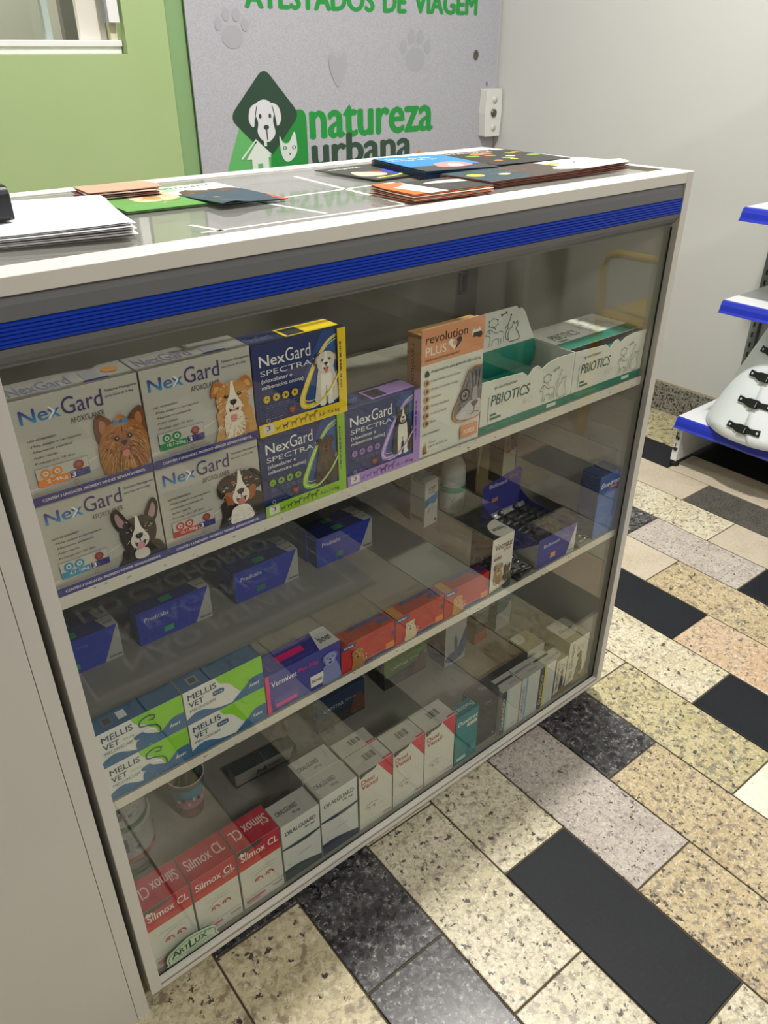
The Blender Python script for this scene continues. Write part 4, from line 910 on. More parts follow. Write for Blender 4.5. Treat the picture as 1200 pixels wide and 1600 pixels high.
def vetmax():
    o, F, T, L = carton('puppy_wormer_box', 'upright white and dark green box with a puppy and a kitten', 0.6560, 0.7050, 0.0222, 0.047, SH2, 0.106, '#dedbd2', None, {'top': '#16291f', 'left': '#16291f'})
    F.poly([(1, 0), (1, 0.42)]+crom([(1, 0.42), (0.93, 0.22), (0.72, 0.10), (0.3, 0.06), (0.0, 0.04)], 5, False)+[(0, 0)], '#14352a')
    F.line(crom([(1, 0.44), (0.93, 0.24), (0.72, 0.125), (0.3, 0.085), (0.0, 0.065)], 5, False), 0.0010, '#a02a30')
    F.text('Vetmax', 0.10, 0.78, 0.92, 0.89, '#1f2622', 0.03, 0.1); F.text('plus', 0.55, 0.71, 0.85, 0.775, '#a83238', 0.0, 0.2); F.bars(0.12, 0.73, 0.5, 1, 0.03, 0.0008, '#5c615c', 3)
    F.text('600', 0.12, 0.60, 0.46, 0.66, '#a83238', 0.03); F.bars(0.12, 0.68, 0.4, 1, 0.02, 0.001, '#a83238', 3); F.bars(0.58, 0.655, 0.90, 2, 0.025, 0.0010, '#3c413e', 3)
    F.bars(0.35, 0.035, 0.9, 1, 0.02, 0.0011, '#d9dbd2', 3)
    D = Face.__new__(Face); D.__dict__.update(F.__dict__); D.mb = MB()
    sitting(D, 0.34, 0.33, 0.0205, '#b99a74', '#a08360', '#cdb491', ears='drop', ear='#8d6f4e', hs=0.40, tongue=None)
    sitting(D, 0.75, 0.29, 0.0145, '#6b6358', '#4b453e', '#8d857a', ears='up', ear='#4b453e', hs=0.42, tongue=None)
    D.build('puppy_and_kitten', o)
    T.poly(crom([(0.35, 0), (0.28, 0.35), (0.45, 0.75), (0.75, 0.92), (1, 0.95)], 5, False)+[(1, 0)], '#d5d2c9'); T.line([(0.35, 0), (0.28, 0.35), (0.45, 0.75), (0.75, 0.92), (1, 0.95)], 0.0012, '#a02a30', 5); T.text('Vetmax', 0.40, 0.30, 0.92, 0.52, '#2c332f', 0.03, flip=True)
    L.line([(0, 0.70), (1, 0.66)], 0.001, '#5c615c'); L.rect(0.1, 0.40, 0.9, 0.62, two_tone('#22352c', '#8a8f86', 160, (1, 1, 1), 0.6, 0.5, 0.55)); L.bars(0.1, 0.9, 0.9, 4, 0.05, 0.001, '#4f6157', 3)
    F.build('front_print', o); T.build('top_print', o); L.build('side_print', o)
vetmax()

def floxacin_tray():
    x0, x1 = 0.7710, 0.8700; w_ = x1-x0; d = 0.135; h = 0.058; a = w_/2; b = d/2
    t = empty('antibiotic_display_box', ((x0+x1)/2, 0.0222+b, SH2)); tag(t, 'open violet-blue display box with a raised back card, filled with silver blister packs', 'box')
    B = mat('#3f3f96', 0.45); W = mat('#c9c9c5', 0.5)
    m = MB(); m.box(-a, a, -b, -b+0.0008, 0, h, B); m.build('front_wall', t)
    m = MB(); m.box(-a, a, b-0.0008, b, 0, h+0.012, B)
    fr = [(-a, h+0.012), (a, h+0.012), (a, h+0.052), (a-0.006, h+0.058), (-a+0.004, h+0.046), (-a, h+0.040)]
    m.extrude(fr, b-0.0008, b, B, 'y'); m.build('back_card', t)
    for s in (-1, 1):
        m = MB(); m.extrude([(-b+0.001, 0), (b-0.001, 0), (b-0.001, h+0.010), (b-0.03, h-0.004), (-b+0.001, h-0.002)], s*a, s*a-s*0.0008, B); m.build('side_wall', t)
    m = MB(); m.box(-a+0.001, a-0.001, -b+0.001, b-0.001, 0, 0.001, W); m.build('base', t)
    F = Face((-a, -b-0.0002, 0), (w_, 0, 0), (0, 0, h))
    F.poly([(1, 1), (1, 0), (0.78, 0)], W); F.text('Biofloxacin', 0.14, 0.64, 0.56, 0.76, '#d6d7ea', 0.02); F.text('50mg', 0.60, 0.66, 0.78, 0.77, '#8a6f86', 0.0, 0.2); F.bars(0.14, 0.55, 0.4, 1, 0.05, 0.0008, '#9a9bd0', 2)
    F.rect(0.34, 0.18, 0.47, 0.36, '#d9a06e'); F.line([(0.12, 0.1), (0.12, 0.42), (0.74, 0.42)], 0.0003, '#8183c8'); F.bars(0.14, 0.30, 0.3, 3, 0.08, 0.0007, '#8d8fce', 3); F.bars(0.52, 0.36, 0.7, 3, 0.08, 0.0007, '#8d8fce', 4); F.text('biovet', 0.84, 0.07, 0.97, 0.13, '#44454a')
    F.build('front_print', t)
    K = Face((-a, b-0.0010, h+0.0), (w_, 0, 0), (0, 0, 0.058))
    K.text('Biofloxacin', 0.16, 0.62, 0.62, 0.76, '#dcdcf0', 0.02); K.text('50mg', 0.66, 0.70, 0.88, 0.83, '#c07a6c', 0.02, 0.2); K.bars(0.16, 0.55, 0.42, 1, 0.05, 0.0008, '#9a9bd0', 2); K.rect(0.24, 0.1, 0.40, 0.24, '#b9805c'); K.build('back_print', t)
    L = Face((-a-0.0002, b, 0), (0, -d, 0), (0, 0, h))
    L.poly([(1, 0.02), (1, 0.9), (0.5, 0.02)], W); L.rect(0.28, 0.7, 0.40, 0.88, '#a5744e'); L.build('side_print', t)
    return t
floxacin_tray()
SILV = mat('#8f9192', 0.22, 0.9, 0.1, 30); DARKF = mat('#3a3b3d', 0.35, 0.6, 0.2, 60); LIGHTF = mat('#a9aaa8', 0.3, 0.5, 0.15, 60)
def blister(loc, rot, w_, l, label, dark=True, seed=0, group='silver blister packs'):
    r = random.Random(seed); m = MB(); n = 10
    rows = []
    for i in range(n+1):
        rows.append([(-w_/2+w_*j/6, -l/2+l*i/n, 0.0016*math.sin(i*1.3+seed)+0.0012*math.sin(j*2.1+seed*2)+r.uniform(-0.0006, 0.0006)) for j in range(7)])
    m.grid(rows, DARKF if dark else LIGHTF, True)
    o = m.build('blister_pack', None, loc, rot); o.modifiers.new('s', 'SOLIDIFY').thickness = 0.0008
    tag(o, label, 'blister pack', group)
    q = MB()
    for i in range(5):
        for s in (-1, 1):
            c = (s*w_*0.22, -l/2+l*(i+0.5)/5, 0.002)
            q.lathe([(0.0055, 0), (0.005, 0.0022), (0.003, 0.0034)], SILV if not dark else DARKF, 10, c, cap0=False)
    q.build('pill_pocket', o)['kind'] = 'stuff'
    e = MB(); e.box(-w_/2, w_/2, -l/2-0.0002, -l/2+0.004, -0.0005, 0.0018, SILV); e.build('crimped_edge', o)
for k in range(6):
    blister((0.8205+0.003*math.sin(k), 0.052+0.014*k, SH2+0.030+0.001*k), (math.radians(62-3*k), 0, math.radians(3*math.sin(k*2))), 0.088, 0.052, '%s blister pack counted from the front inside the violet-blue display box' % ORD[k], k != 5, k, 'blister packs in the violet-blue box')
blister((0.7385, 0.056, SH2+0.006), (0.06, 0.02, 0.25), 0.050, 0.07, 'loose dark blister pack lying between the puppy box and the violet-blue box', True, 11, None)
blister((0.7400, 0.062, SH2+0.0135), (0.10, -0.03, -0.1), 0.046, 0.07, 'light blister pack on top of the dark one, left of the violet-blue box', False, 12, None)
blister((0.8960, 0.050, SH2+0.006), (0.05, 0.02, 0.1), 0.034, 0.055, 'crinkled silver blister pack between the violet-blue box and the tall blue box', False, 13, None)

def emedron():
    o, F, T, L = carton('antiemetic_box', 'tall blue box at the right end of the middle shelf', 0.9215, 0.9790, 0.0225, 0.040, SH2, 0.1275, '#154f9e', None, {'top': '#10305e', 'left': '#0f3f86'})
    F.poly([(0, 0.55), (0.6, 0.8), (1, 0.6), (1, 0), (0, 0)], '#2a63b0')
    F.text('Emedron', 0.08, 0.80, 0.95, 0.88, '#eef0f5', 0.03, 0.25); F.rect(0.52, 0.745, 0.92, 0.785, '#c24a52'); F.text('10 mg', 0.58, 0.755, 0.86, 0.777, '#ffffff', 0.02); F.bars(0.08, 0.75, 0.48, 1, 0.03, 0.001, '#b9c9e4', 1)
    F.bars(0.1, 0.54, 0.7, 1, 0.03, 0.0014, '#e4eaf5', 2); F.bars(0.1, 0.52, 0.8, 2, 0.02, 0.0007, '#a9bfe0', 3); F.bars(0.12, 0.30, 0.5, 3, 0.025, 0.001, '#c8d6ec', 4); F.bars(0.1, 0.07, 0.4, 2, 0.03, 0.0016, '#d26a6e', 5); F.rect(0.72, 0.07, 0.93, 0.25, '#4a7dbd')
    T.bars(0.2, 0.6, 0.9, 2, 0.2, 0.0014, '#9ab2d6', 3)
    F.build('front_print', o); T.build('top_print', o)
emedron()

# ---- middle shelf, back row
def preditabs(x0, x1, y, label, txt=True, dx=0):
    o, F, T, L = carton('steroid_tablet_box', label, x0, x1, y, 0.0265, SH2, 0.0585, '#2038b4', 'small blue tablet boxes at the back', {'top': '#1b2368', 'left': '#1a2375', 'back': '#1a2375'})
    F.poly([(0.985, 1), (1, 1), (1, 0), (0.76, 0)], '#b9bab4'); F.text('Preditabs', 0.10, 0.66, 0.42, 0.79, '#d9dcef', 0.02); F.text('5mg', 0.46, 0.68, 0.60, 0.79, '#5c7fc4' if txt else '#2f8f7a', 0.0)
    F.bars(0.10, 0.58, 0.25, 1, 0.04, 0.0007, '#7d87cc', 1)
    F.line([(0.12, 0.08), (0.12, 0.32), (0.36, 0.34), (0.38, 0.44), (0.78, 0.44)], 0.0004, '#5a66c0'); F.rect(0.33, 0.14, 0.46, 0.30, '#2fae6a' if txt else '#1f7f5c'); F.bars(0.15, 0.26, 0.3, 3, 0.06, 0.0006, '#6a75c8', 2); F.bars(0.50, 0.38, 0.7, 3, 0.07, 0.0006, '#6a75c8', 3)
    F.text('biovet', 0.83, 0.07, 0.985, 0.16, '#2a2b2e', 0.02)
    T.poly([(1, 1), (1, 0), (0.86, 0), (0.80, 1)], '#b9bab4'); T.rect(0.36, 0.2, 0.52, 0.7, '#2c8f5c'); T.text('biovet', 0.86, 0.35, 0.97, 0.6, '#44454a'); T.bars(0.1, 0.6, 0.32, 2, 0.3, 0.001, '#4550a0', 2); T.bars(0.56, 0.7, 0.8, 4, 0.17, 0.0008, '#4550a0', 5)
    F.build('front_print', o); T.build('top_print', o)
Y0 = 0.262
preditabs(0.0205, 0.1375, Y0, 'small blue tablet box half hidden by the left cabinet side, front of its pair')
preditabs(0.0195, 0.1365, Y0+0.0275, 'small blue tablet box half hidden by the left cabinet side, rear of its pair')
preditabs(0.1640, 0.2835, Y0, 'single small blue tablet box marked 5mg, second from the left at the back')
preditabs(0.3260, 0.4460, Y0, 'small blue tablet box behind the green ones, front of its pair', False)
preditabs(0.3240, 0.4435, Y0+0.0275, 'small blue tablet box behind the green ones, rear of its pair', False)
preditabs(0.4840, 0.6030, Y0, 'small blue tablet box nearest the white drops box, front of its pair', False)
preditabs(0.4810, 0.6000, Y0+0.0275, 'small blue tablet box nearest the white drops box, rear of its pair', False)

def soft_box():
    o, F, T, L = carton('eye_drops_box', 'small upright white box with a blue wave, alone at the back of the middle shelf', 0.7135, 0.7475, 0.247, 0.038, SH2, 0.094, '#cfd0cb', None, {'top': '#c9cac6'}, rz=math.radians(4))
    F.poly(crom([(0, 0.42), (0.4, 0.50), (0.7, 0.47), (1, 0.56)], 5, False)+crom([(1, 0.72), (0.6, 0.66), (0.3, 0.64), (0, 0.60)], 5, False), '#2e7fb5')
    F.text('SOFT', 0.28, 0.78, 0.80, 0.86, '#33383d', 0.02); F.text('CARE', 0.28, 0.71, 0.75, 0.76, '#5d6268', 0.0); F.line([(0.2, 0.30), (0.3, 0.33), (0.38, 0.40)], 0.0018, '#2e3f86', 4, True); F.ring(0.65, 0.36, 0.004, 0.0004, '#9a9fb0'); F.rect(0.76, 0.06, 0.90, 0.12, '#55565a'); F.bars(0.1, 0.2, 0.9, 1, 0.02, 0.0006, '#8a8c90', 2)
    L.bars(0.1, 0.85, 0.9, 9, 0.07, 0.0007, '#8a8c90', 3); L.rect(0.12, 0.10, 0.85, 0.19, '#7d7f80')
    T.poly(crom([(0, 0.25), (0.4, 0.45), (1, 0.25)], 5, False)+crom([(1, 0.9), (0.6, 0.7), (0.3, 0.95), (0, 0.8)], 5, False), '#2276b3')
    F.build('front_print', o); T.build('top_print', o); L.build('side_print', o)
soft_box()
def spray_bottle():
    t = empty('lotion_bottle', (0.806, 0.268, SH2)); tag(t, 'round-shouldered white bottle with a green stripe at the back', 'bottle')
    m = MB(); W = mat('#d8dad6', 0.3)
    m.lathe([(0.0215, 0.0), (0.0235, 0.002), (0.0235, 0.078), (0.0222, 0.092), (0.0175, 0.106), (0.0100, 0.115), (0.0085, 0.118), (0.0085, 0.128)], W, 32); m.build('body', t)
    m = MB(); m.lathe([(0.0110, 0.128), (0.0112, 0.130), (0.0112, 0.150), (0.0095, 0.156)], W, 24)
    for k in range(24):
        a = 2*math.pi*k/24; m.box(0.0110*math.cos(a)-0.0005, 0.0110*math.cos(a)+0.0005, 0.0110*math.sin(a)-0.0005, 0.0110*math.sin(a)+0.0005, 0.131, 0.149, W)
    m.build('cap', t)
    m = MB(); m.lathe([(0.0238, 0.010), (0.0238, 0.064)], mat('#c9ccc8', 0.5), 32, cap0=False, cap1=False); m.lathe([(0.0239, 0.044), (0.0239, 0.056)], mat('#4fa083', 0.5), 32, cap0=False, cap1=False); m.build('label', t)
    # printed tick following the label curve
    m = MB(); pts = [(-0.3, 0.034), (-0.15, 0.026), (0.12, 0.040)]; q = []
    for i in range(len(pts)-1):
        for k in range(4):
            f0, f1 = k/4, (k+1)/4
            A = [pts[i][j]+(pts[i+1][j]-pts[i][j])*f0 for j in (0, 1)]; B = [pts[i][j]+(pts[i+1][j]-pts[i][j])*f1 for j in (0, 1)]
            P = lambda an, z: (0.02405*math.cos(an-2.2), 0.02405*math.sin(an-2.2), z)
            m.face([P(A[0], A[1]), P(B[0], B[1]), P(B[0], B[1]+0.0018), P(A[0], A[1]+0.0018)], ink('#3f7f68'))
    m.build('tick_mark', t)
spray_bottle()
def gold_boxes():
    o, F, T, L = carton('ear_solution_box', 'tall gold-brown box with a white wedge, behind the round-shouldered bottle', 0.882, 0.921, 0.283, 0.045, SH2, 0.128, '#8d7b55', 'gold-brown boxes at the back', {'left': '#6f6049', 'top': '#7a6c50'}, rz=math.radians(3))
    F.poly([(0.12, 1), (0.52, 1), (0.10, 0.28)], '#c9c7bd'); F.rect(0, 0, 0.1, 1, '#7d6c4c'); F.text('otolin', 0.30, 0.82, 0.90, 0.88, '#3f3a30', 0.02); F.bars(0.4, 0.16, 0.9, 1, 0.1, 0.002, '#6d5f42', 1)
    L.bars(0.1, 0.2, 0.9, 2, 0.06, 0.002, '#55483a', 1); F.build('front_print', o); L.build('side_print', o)
    o, F, T, L = carton('skin_spray_box', 'tall white-fronted box with a brown dog, rightmost at the back of the middle shelf', 0.9445, 0.9805, 0.268, 0.040, SH2, 0.150, '#b3b0a2', 'gold-brown boxes at the back', {'left': '#6f6049', 'top': '#1f4a33'})
    F.rect(0, 0.80, 1, 0.85, '#1c4c36'); D = Face.__new__(Face); D.__dict__.update(F.__dict__); D.mb = MB()
    sitting(D, 0.68, 0.62, 0.019, '#33302e', '#4a4644', '#5d5852', ears='drop', ear='#22201f', hs=0.34, tongue=None); sitting(D, 0.36, 0.56, 0.012, '#a5663a', '#8a5230', '#b97a4c', ears='up', ear='#8a5230', hs=0.36, tongue=None)
    D.build('dog_picture', o)
    F.text('Vet', 0.2, 0.74, 0.5, 0.78, '#3a3a36', 0.02); F.bars(0.1, 0.40, 0.9, 6, 0.03, 0.0009, '#6d6c64', 3); F.rect(0.45, 0.10, 0.9, 0.15, '#5d5c54')
    L.bars(0.2, 0.6, 0.8, 5, 0.06, 0.001, '#584b3a', 5); F.build('front_print', o); L.build('side_print', o)
gold_boxes()

# ---- bottom shelf, front row
def silmox(x0, x1, dark, label, d=0.050):
    h = 0.1345
    o, F, T, L = carton('antibiotic_tablet_box', label, x0, x1, 0.0222, d, BB, h, '#dcdcd4', 'red and white tablet boxes', {'top': '#b01f35', 'left': '#c9c9c2'})
    F.rect(0, 0.66, 1, 1, '#b71f36'); F.rect(0, 0.66, 1, 0.745, '#c83a2c')
    F.text('Silmox CL', 0.07, 0.80, 0.95, 0.905, '#f1ece6', 0.03); F.bars(0.1, 0.755, 0.7, 1, 0.03, 0.0009, '#e79a4e', 3); F.bars(0.1, 0.70, 0.7, 1, 0.03, 0.0007, '#e58a5e', 4)
    if dark:
        F.poly([(0.03, 1.0), (0.62, 1.0), (0.60, 0.965), (0.45, 0.935), (0.12, 0.925), (0.0, 0.935)], '#3c3836')
        F.ell(0.09, 0.935, 0.0022, '#ece8df'); F.ell(0.17, 0.925, 0.0018, '#ece8df', 0.0018); F.poly([(0.02, 0.91), (0.18, 0.91), (0.20, 0.925), (0.06, 0.935)], '#ece8df')
    else: F.rect(0.66, 0.765, 0.92, 0.795, '#b5968a')
    F.bars(0.12, 0.60, 0.85, 2, 0.025, 0.0006, '#c98a8c', 3); F.line([(0.22, 0.535), (0.85, 0.535)], 0.0005, '#6a9a6c')
    F.line([(0.18, 0.38), (0.40, 0.475), (0.62, 0.49), (0.85, 0.46)], 0.0009, '#8db04c', 6, True)
    for cx in (0.42, 0.68):
        F.line([(cx-0.10, 0.36), (cx-0.07, 0.395), (cx, 0.405), (cx+0.06, 0.385), (cx+0.08, 0.35)], 0.0022, '#c32a40', 4); F.ell(cx-0.03, 0.37, 0.0018, '#c32a40')
    F.bars(0.35, 0.315, 0.75, 1, 0.02, 0.0006, '#c98a8c', 5)
    F.line([(0.03, 0.175), (0.97, 0.175)], 0.0006, '#37948c' if not dark else '#2f4a48'); F.rect(0.06, 0.095, 0.52, 0.13, '#c9747c'); F.rect(0.08, 0.065, 0.40, 0.085, '#d69aa0'); F.text('Vansil', 0.70, 0.10, 0.94, 0.135, '#8c4a4e', 0.02)
    T.text('Silmox CL', 0.07, 0.34, 0.93, 0.72, '#dfc6c4', 0.02, flip=dark); T.bars(0.1, 0.24 if not dark else 0.85, 0.7, 1, 0.1, 0.001, '#d98a5a', 2); T.bars(0.1, 0.15 if not dark else 0.93, 0.6, 1, 0.1, 0.0008, '#d98a5a', 3)
    F.build('front_print', o); T.build('top_print', o)
silmox(0.0188, 0.0870, True, 'red and white tablet box behind the maker badge, first in the bottom row')
silmox(0.0900, 0.1595, False, 'red and white tablet box with a plain top band, second in the bottom row')
silmox(0.1625, 0.2335, True, 'red and white tablet box third in the bottom row, beside the grey-banded boxes')
def oral(x0, x1, y, mg, label):
    h = 0.1285 if mg == '50' else 0.1345; d = 0.044
    o, F, T, L = carton('dental_antibiotic_box', label, x0, x1, y, d, BB, h, '#d8dcdb', 'white tablet boxes with dark curved bands', {'top': '#b5b4ad'})
    F.text('ORALGUARD', 0.09, 0.80, 0.90, 0.87, '#2a2d2f', 0.025); F.text(mg+' mg', 0.60, 0.73, 0.86, 0.775, '#2a2d2f', 0.03); F.bars(0.42, 0.68, 0.88, 2, 0.03, 0.0006, '#7d6f70', 3)
    c2 = '#2f4346' if mg == '50' else '#2b3352'
    F.poly(crom([(0, 0.60), (0.35, 0.60), (0.7, 0.60), (1, 0.605)], 4, False)+crom([(1, 0.575), (0.7, 0.545), (0.35, 0.545), (0, 0.575)], 4, False), c2)
    F.poly([(0, 0), (1, 0), (1, 0.10)]+crom([(1, 0.10), (0.6, 0.165), (0.3, 0.20), (0, 0.20)], 4, False), c2)
    F.bars(0.3, 0.11, 0.9, 1, 0.03, 0.0008, '#b9c0c4', 4); F.bars(0.15, 0.06, 0.95, 1, 0.03, 0.001, '#b9c0c4', 5); F.line([(0.34, 0.35), (0.74, 0.36)], 0.0005, '#3a3d3f'); F.bars(0.7, 0.26, 0.9, 1, 0.02, 0.0008, '#5a5d5f', 4); F.line([(0.1, 0.26), (0.16, 0.28)], 0.0014, '#2a2d2f', 0, True)
    T.text('ORALGUARD', 0.08, 0.42, 0.62, 0.62, '#45464a', 0.02); T.text(mg+' mg', 0.42, 0.18, 0.60, 0.32, '#45464a', 0.02); T.bars(0.66, 0.5, 0.96, 2, 0.25, 0.0008, '#6d6e70', 3); T.bars(0.3, 0.88, 0.7, 1, 0.2, 0.0008, '#6d6e70', 3)
    F.build('front_print', o); T.build('top_print', o)
oral(0.2365, 0.3055, 0.0222, '50', 'white box with dark green curved bands marked 50 mg')
oral(0.3080, 0.3795, 0.0222, '150', 'white box with navy curved bands marked 150 mg, front of its pair')
oral(0.3070, 0.3785, 0.0670, '150', 'white box with navy curved bands marked 150 mg, rear of its pair')
def doxi(x0, x1, y, label, d=0.042):
    h = 0.1345
    o, F, T, L = carton('doxycycline_box', label, x0, x1, y, d, BB, h, '#dcdcd3', 'white tablet boxes with a red corner', {'top': '#b6b5ad', 'left': '#9f9d94'})
    F.poly([(0.55, 1.0), (1, 1.0), (1, 0.62)], '#d02c44'); F.bars(0.80, 0.93, 0.92, 1, 0.02, 0.001, '#eaa0aa', 1); F.bars(0.74, 0.90, 0.95, 1, 0.02, 0.0007, '#eaa0aa', 2)
    F.poly([(0.03, 1.0), (0.55, 1.0), (0.50, 0.965), (0.38, 0.945), (0.15, 0.945), (0.0, 0.955)], '#34322f'); F.ell(0.06, 0.945, 0.0022, '#1f1e1c', 0.0012); F.poly([(0.02, 0.915), (0.09, 0.915), (0.12, 0.935), (0.16, 0.915), (0.18, 0.94), (0.05, 0.95)], '#24231f')
    F.text('Doxi', 0.07, 0.79, 0.45, 0.865, '#b32a40', 0.02); F.text('Vansil', 0.07, 0.70, 0.55, 0.775, '#b32a40', 0.02)
    F.bars(0.12, 0.43, 0.7, 2, 0.025, 0.0005, '#9ab09a', 3); F.line([(0.12, 0.33), (0.25, 0.38), (0.42, 0.39), (0.55, 0.36)], 0.0010, '#6f7f6c', 5, True)
    for cx in (0.26, 0.42): F.line([(cx-0.05, 0.32), (cx, 0.34), (cx+0.04, 0.31), (cx+0.01, 0.28)], 0.0010, '#c0566a', 4)
    F.bars(0.12, 0.20, 0.5, 2, 0.03, 0.0008, '#7d7c74', 5); F.bars(0.12, 0.12, 0.4, 3, 0.025, 0.0006, '#9d9c94', 6); F.text('Vansil', 0.70, 0.055, 0.95, 0.085, '#b3616c', 0.02)
    for i in range(13): 
        if i % 5 != 3: T.rect(0.38+i*0.026, 0.38, 0.38+i*0.026+(0.016 if i % 3 else 0.009), 0.70, '#45433e')
    T.rect(0.74, 0.02, 1.0, 0.10, '#c9384c')
    for i in range(8): L.rect(0.14+0.09*i, 0.1, 0.17+0.09*i, 0.93, '#8f8d86')
    F.build('front_print', o); T.build('top_print', o); L.build('side_print', o)
doxi(0.3835, 0.4525, 0.0222, 'white box with a red corner and barcoded top, first of the front three')
doxi(0.4545, 0.5235, 0.0222, 'white box with a red corner and barcoded top, middle of the front three', 0.044)
doxi(0.5250, 0.5955, 0.0222, 'white box with a red corner and barcoded top, right of the front three', 0.046)
doxi(0.3830, 0.4520, 0.0655, 'white barcoded box standing behind the first red-cornered box', 0.034)
def doxitrat():
    o, F, T, L = carton('capsule_box', 'teal tablet box beside the black box in the bottom row', 0.5985, 0.6540, 0.0222, 0.026, BB, 0.1180, '#0f7f86', None, {'top': '#0e6a72'})

    F.text('Doxitrat', 0.08, 0.80, 0.95, 0.885, '#eef2f0', 0.03, 0.15); F.rect(0.50, 0.70, 0.93, 0.765, '#e3dfe0'); F.text('80 mg', 0.55, 0.715, 0.88, 0.75, '#b04a5c', 0.02); F.bars(0.08, 0.70, 0.45, 1, 0.03, 0.001, '#8cc4c4', 2); F.bars(0.08, 0.62, 0.6, 1, 0.03, 0.0016, '#d5e8e6', 3)
    F.blob([(0.5, 0.3), (0.6, 0.33), (0.7, 0.3), (0.68, 0.1), (0.5, 0.1)], '#0b6b7c'); F.bars(0.08, 0.42, 0.7, 3, 0.03, 0.0007, '#8cc4c4', 4); F.bars(0.08, 0.22, 0.45, 2, 0.04, 0.001, '#8cc4c4', 5); F.rect(0.1, 0.06, 0.5, 0.13, '#bcd8d4'); F.rect(0.72, 0.12, 0.93, 0.24, '#2f9a9e')
    T.text('Doxitrat', 0.25, 0.3, 0.95, 0.65, '#a9c9c4', 0.03, flip=True); T.rect(0.06, 0.3, 0.22, 0.7, '#8d9b76')
    F.build('front_print', o); T.build('top_print', o)
doxitrat()
def black_box():
    o, F, T, L = carton('dark_tablet_box', 'black tablet box with fine grey print in the bottom row', 0.6560, 0.7145, 0.0300, 0.036, BB, 0.1175, '#3b3a37', None, {'top': '#4a4945', 'left': '#31302d'})
    T.rect(0.4, 0.3, 0.75, 0.7, '#55544f'); T.text('Doxy', 0.45, 0.4, 0.70, 0.6, '#8d8b84'); T.line([(0.05, 0.9), (0.95, 0.9)], 0.0006, '#77756e')
    F.text('Doxy', 0.38, 0.80, 0.66, 0.87, '#96948c', 0.0, 0.2); F.line([(0.3, 0.77), (0.75, 0.77)], 0.0005, '#8d8b84'); F.bars(0.1, 0.70, 0.95, 12, 0.045, 0.0007, '#77756e', 4); F.bars(0.1, 0.93, 0.95, 1, 0.045, 0.0007, '#77756e', 4); F.ell(0.86, 0.08, 0.0014, '#dddbd4')
    F.build('front_print', o); T.build('top_print', o)
black_box()
def giard(x0, x1, c, spine, label, name='GIARDICID', h=0.112):
    w_ = x1-x0
    o, F, T, L = carton('protozoal_tablet_box', label, x0, x1, 0.0222, 0.036, BB, h, '#cdd0cd', 'white tablet boxes with a lettered spine', {'top': '#b1b1a8'})
    u = 0.012/w_
    F.rect(0, 0, u, 1, spine); F.rect(u, 0, u+0.005/w_, 1, c)
    F.text(name, u*0.22, 0.10, u*0.80, 0.82, '#e6e6df' if spine != '#c9ccc9' else '#7c3f86', 0.03, rot=90)
    F.bars(u+0.3, 0.72, 0.95, 1, 0.1, 0.0022, '#a5a8a5', 2); F.bars(u+0.3, 0.45, 0.95, 1, 0.1, 0.0018, '#a5a8a5', 3); F.bars(u+0.3, 0.22, 0.8, 1, 0.1, 0.0018, '#a5a8a5', 3); F.line([(0.6, 0.12), (0.66, 0.09), (0.78, 0.14)], 0.0010, '#7d807d')
    T.rect(0.05, 0.55, 0.95, 0.70, spine if spine != '#c9ccc9' else '#8d7f90'); T.bars(0.1, 0.60, 0.9, 1, 0.1, 0.0022, '#c9c9c0', 2); T.rect(0.5, 0.2, 0.9, 0.35, '#a0a098')
    F.build('front_print', o); T.build('top_print', o)
giard(0.7165, 0.7680, '#9fc9c4', '#3a3f42', 'white tablet box with a dark lettered spine and pale green stripe, beside the black box', h=0.108)
giard(0.7700, 0.8210, '#7fb3c9', '#c9ccc9', 'white tablet box with purple lettered spine and light blue stripe', h=0.108)
giard(0.8230, 0.8680, '#dfcf2c', '#34352f', 'white tablet box with a dark lettered spine and yellow stripe', h=0.106)
def glico(x0, x1, h, d, big, label):
    o, F, T, L = carton('vitamin_box', label, x0, x1, 0.0222, d, BB, h, '#d0cfc6', 'white and olive supplement boxes', {'top': '#8a8263', 'left': '#7d7558'})
    F.poly([(0, 0), (1, 0), (1, 0.42)]+crom([(1, 0.42), (0.86, 0.22), (0.5, 0.14), (0, 0.10)], 4, False), '#7a6a50')
    F.text('Glicopan', 0.10, 0.42, 0.34, 0.93, '#2f2e2a', 0.02, rot=90); F.blob([(0.45, 0.14), (0.75, 0.2), (0.80, 0.35), (0.72, 0.55), (0.70, 0.66), (0.60, 0.70), (0.46, 0.66), (0.48, 0.60), (0.56, 0.58), (0.50, 0.4), (0.46, 0.28)], '#4a4640'); F.rect(0.42, 0.72, 0.78, 0.86, two_tone('#cfcfc6', '#9a9a90', 300, (1, 1, 1), 0.5, 0.45, 0.55)); F.blob([(0.14, 0.2), (0.3, 0.22), (0.32, 0.34), (0.18, 0.36)], '#9b9a8c'); F.ell(0.12, 0.16, 0.001, '#3a3a35')
    F.bars(0.15, 0.05, 0.5, 1, 0.05, 0.0014, '#b5a98e', 2); F.bars(0.6, 0.12, 0.9, 1, 0.05, 0.0014, '#b5a98e', 2)
    k = 0.45 if big else 0.55
    T.poly([(0, 1), (0, 0.25)]+[(0.55, 0.25)]+crom([(0.60, 0.25), (0.86, 0.45), (0.92, 0.75), (0.85, 1)], 4, False), '#b5b3a8'); T.text('Glicopan', 0.12, 0.45, 0.75, 0.62, '#4c4a44', 0.02)
    F.build('front_print', o); T.build('top_print', o)
glico(0.8715, 0.9040, 0.096, 0.034, False, 'small olive and white supplement box, front one of the small pair')
glico(0.9062, 0.9670, 0.1235, 0.064, True, 'large olive and white supplement box at the right end of the bottom row')
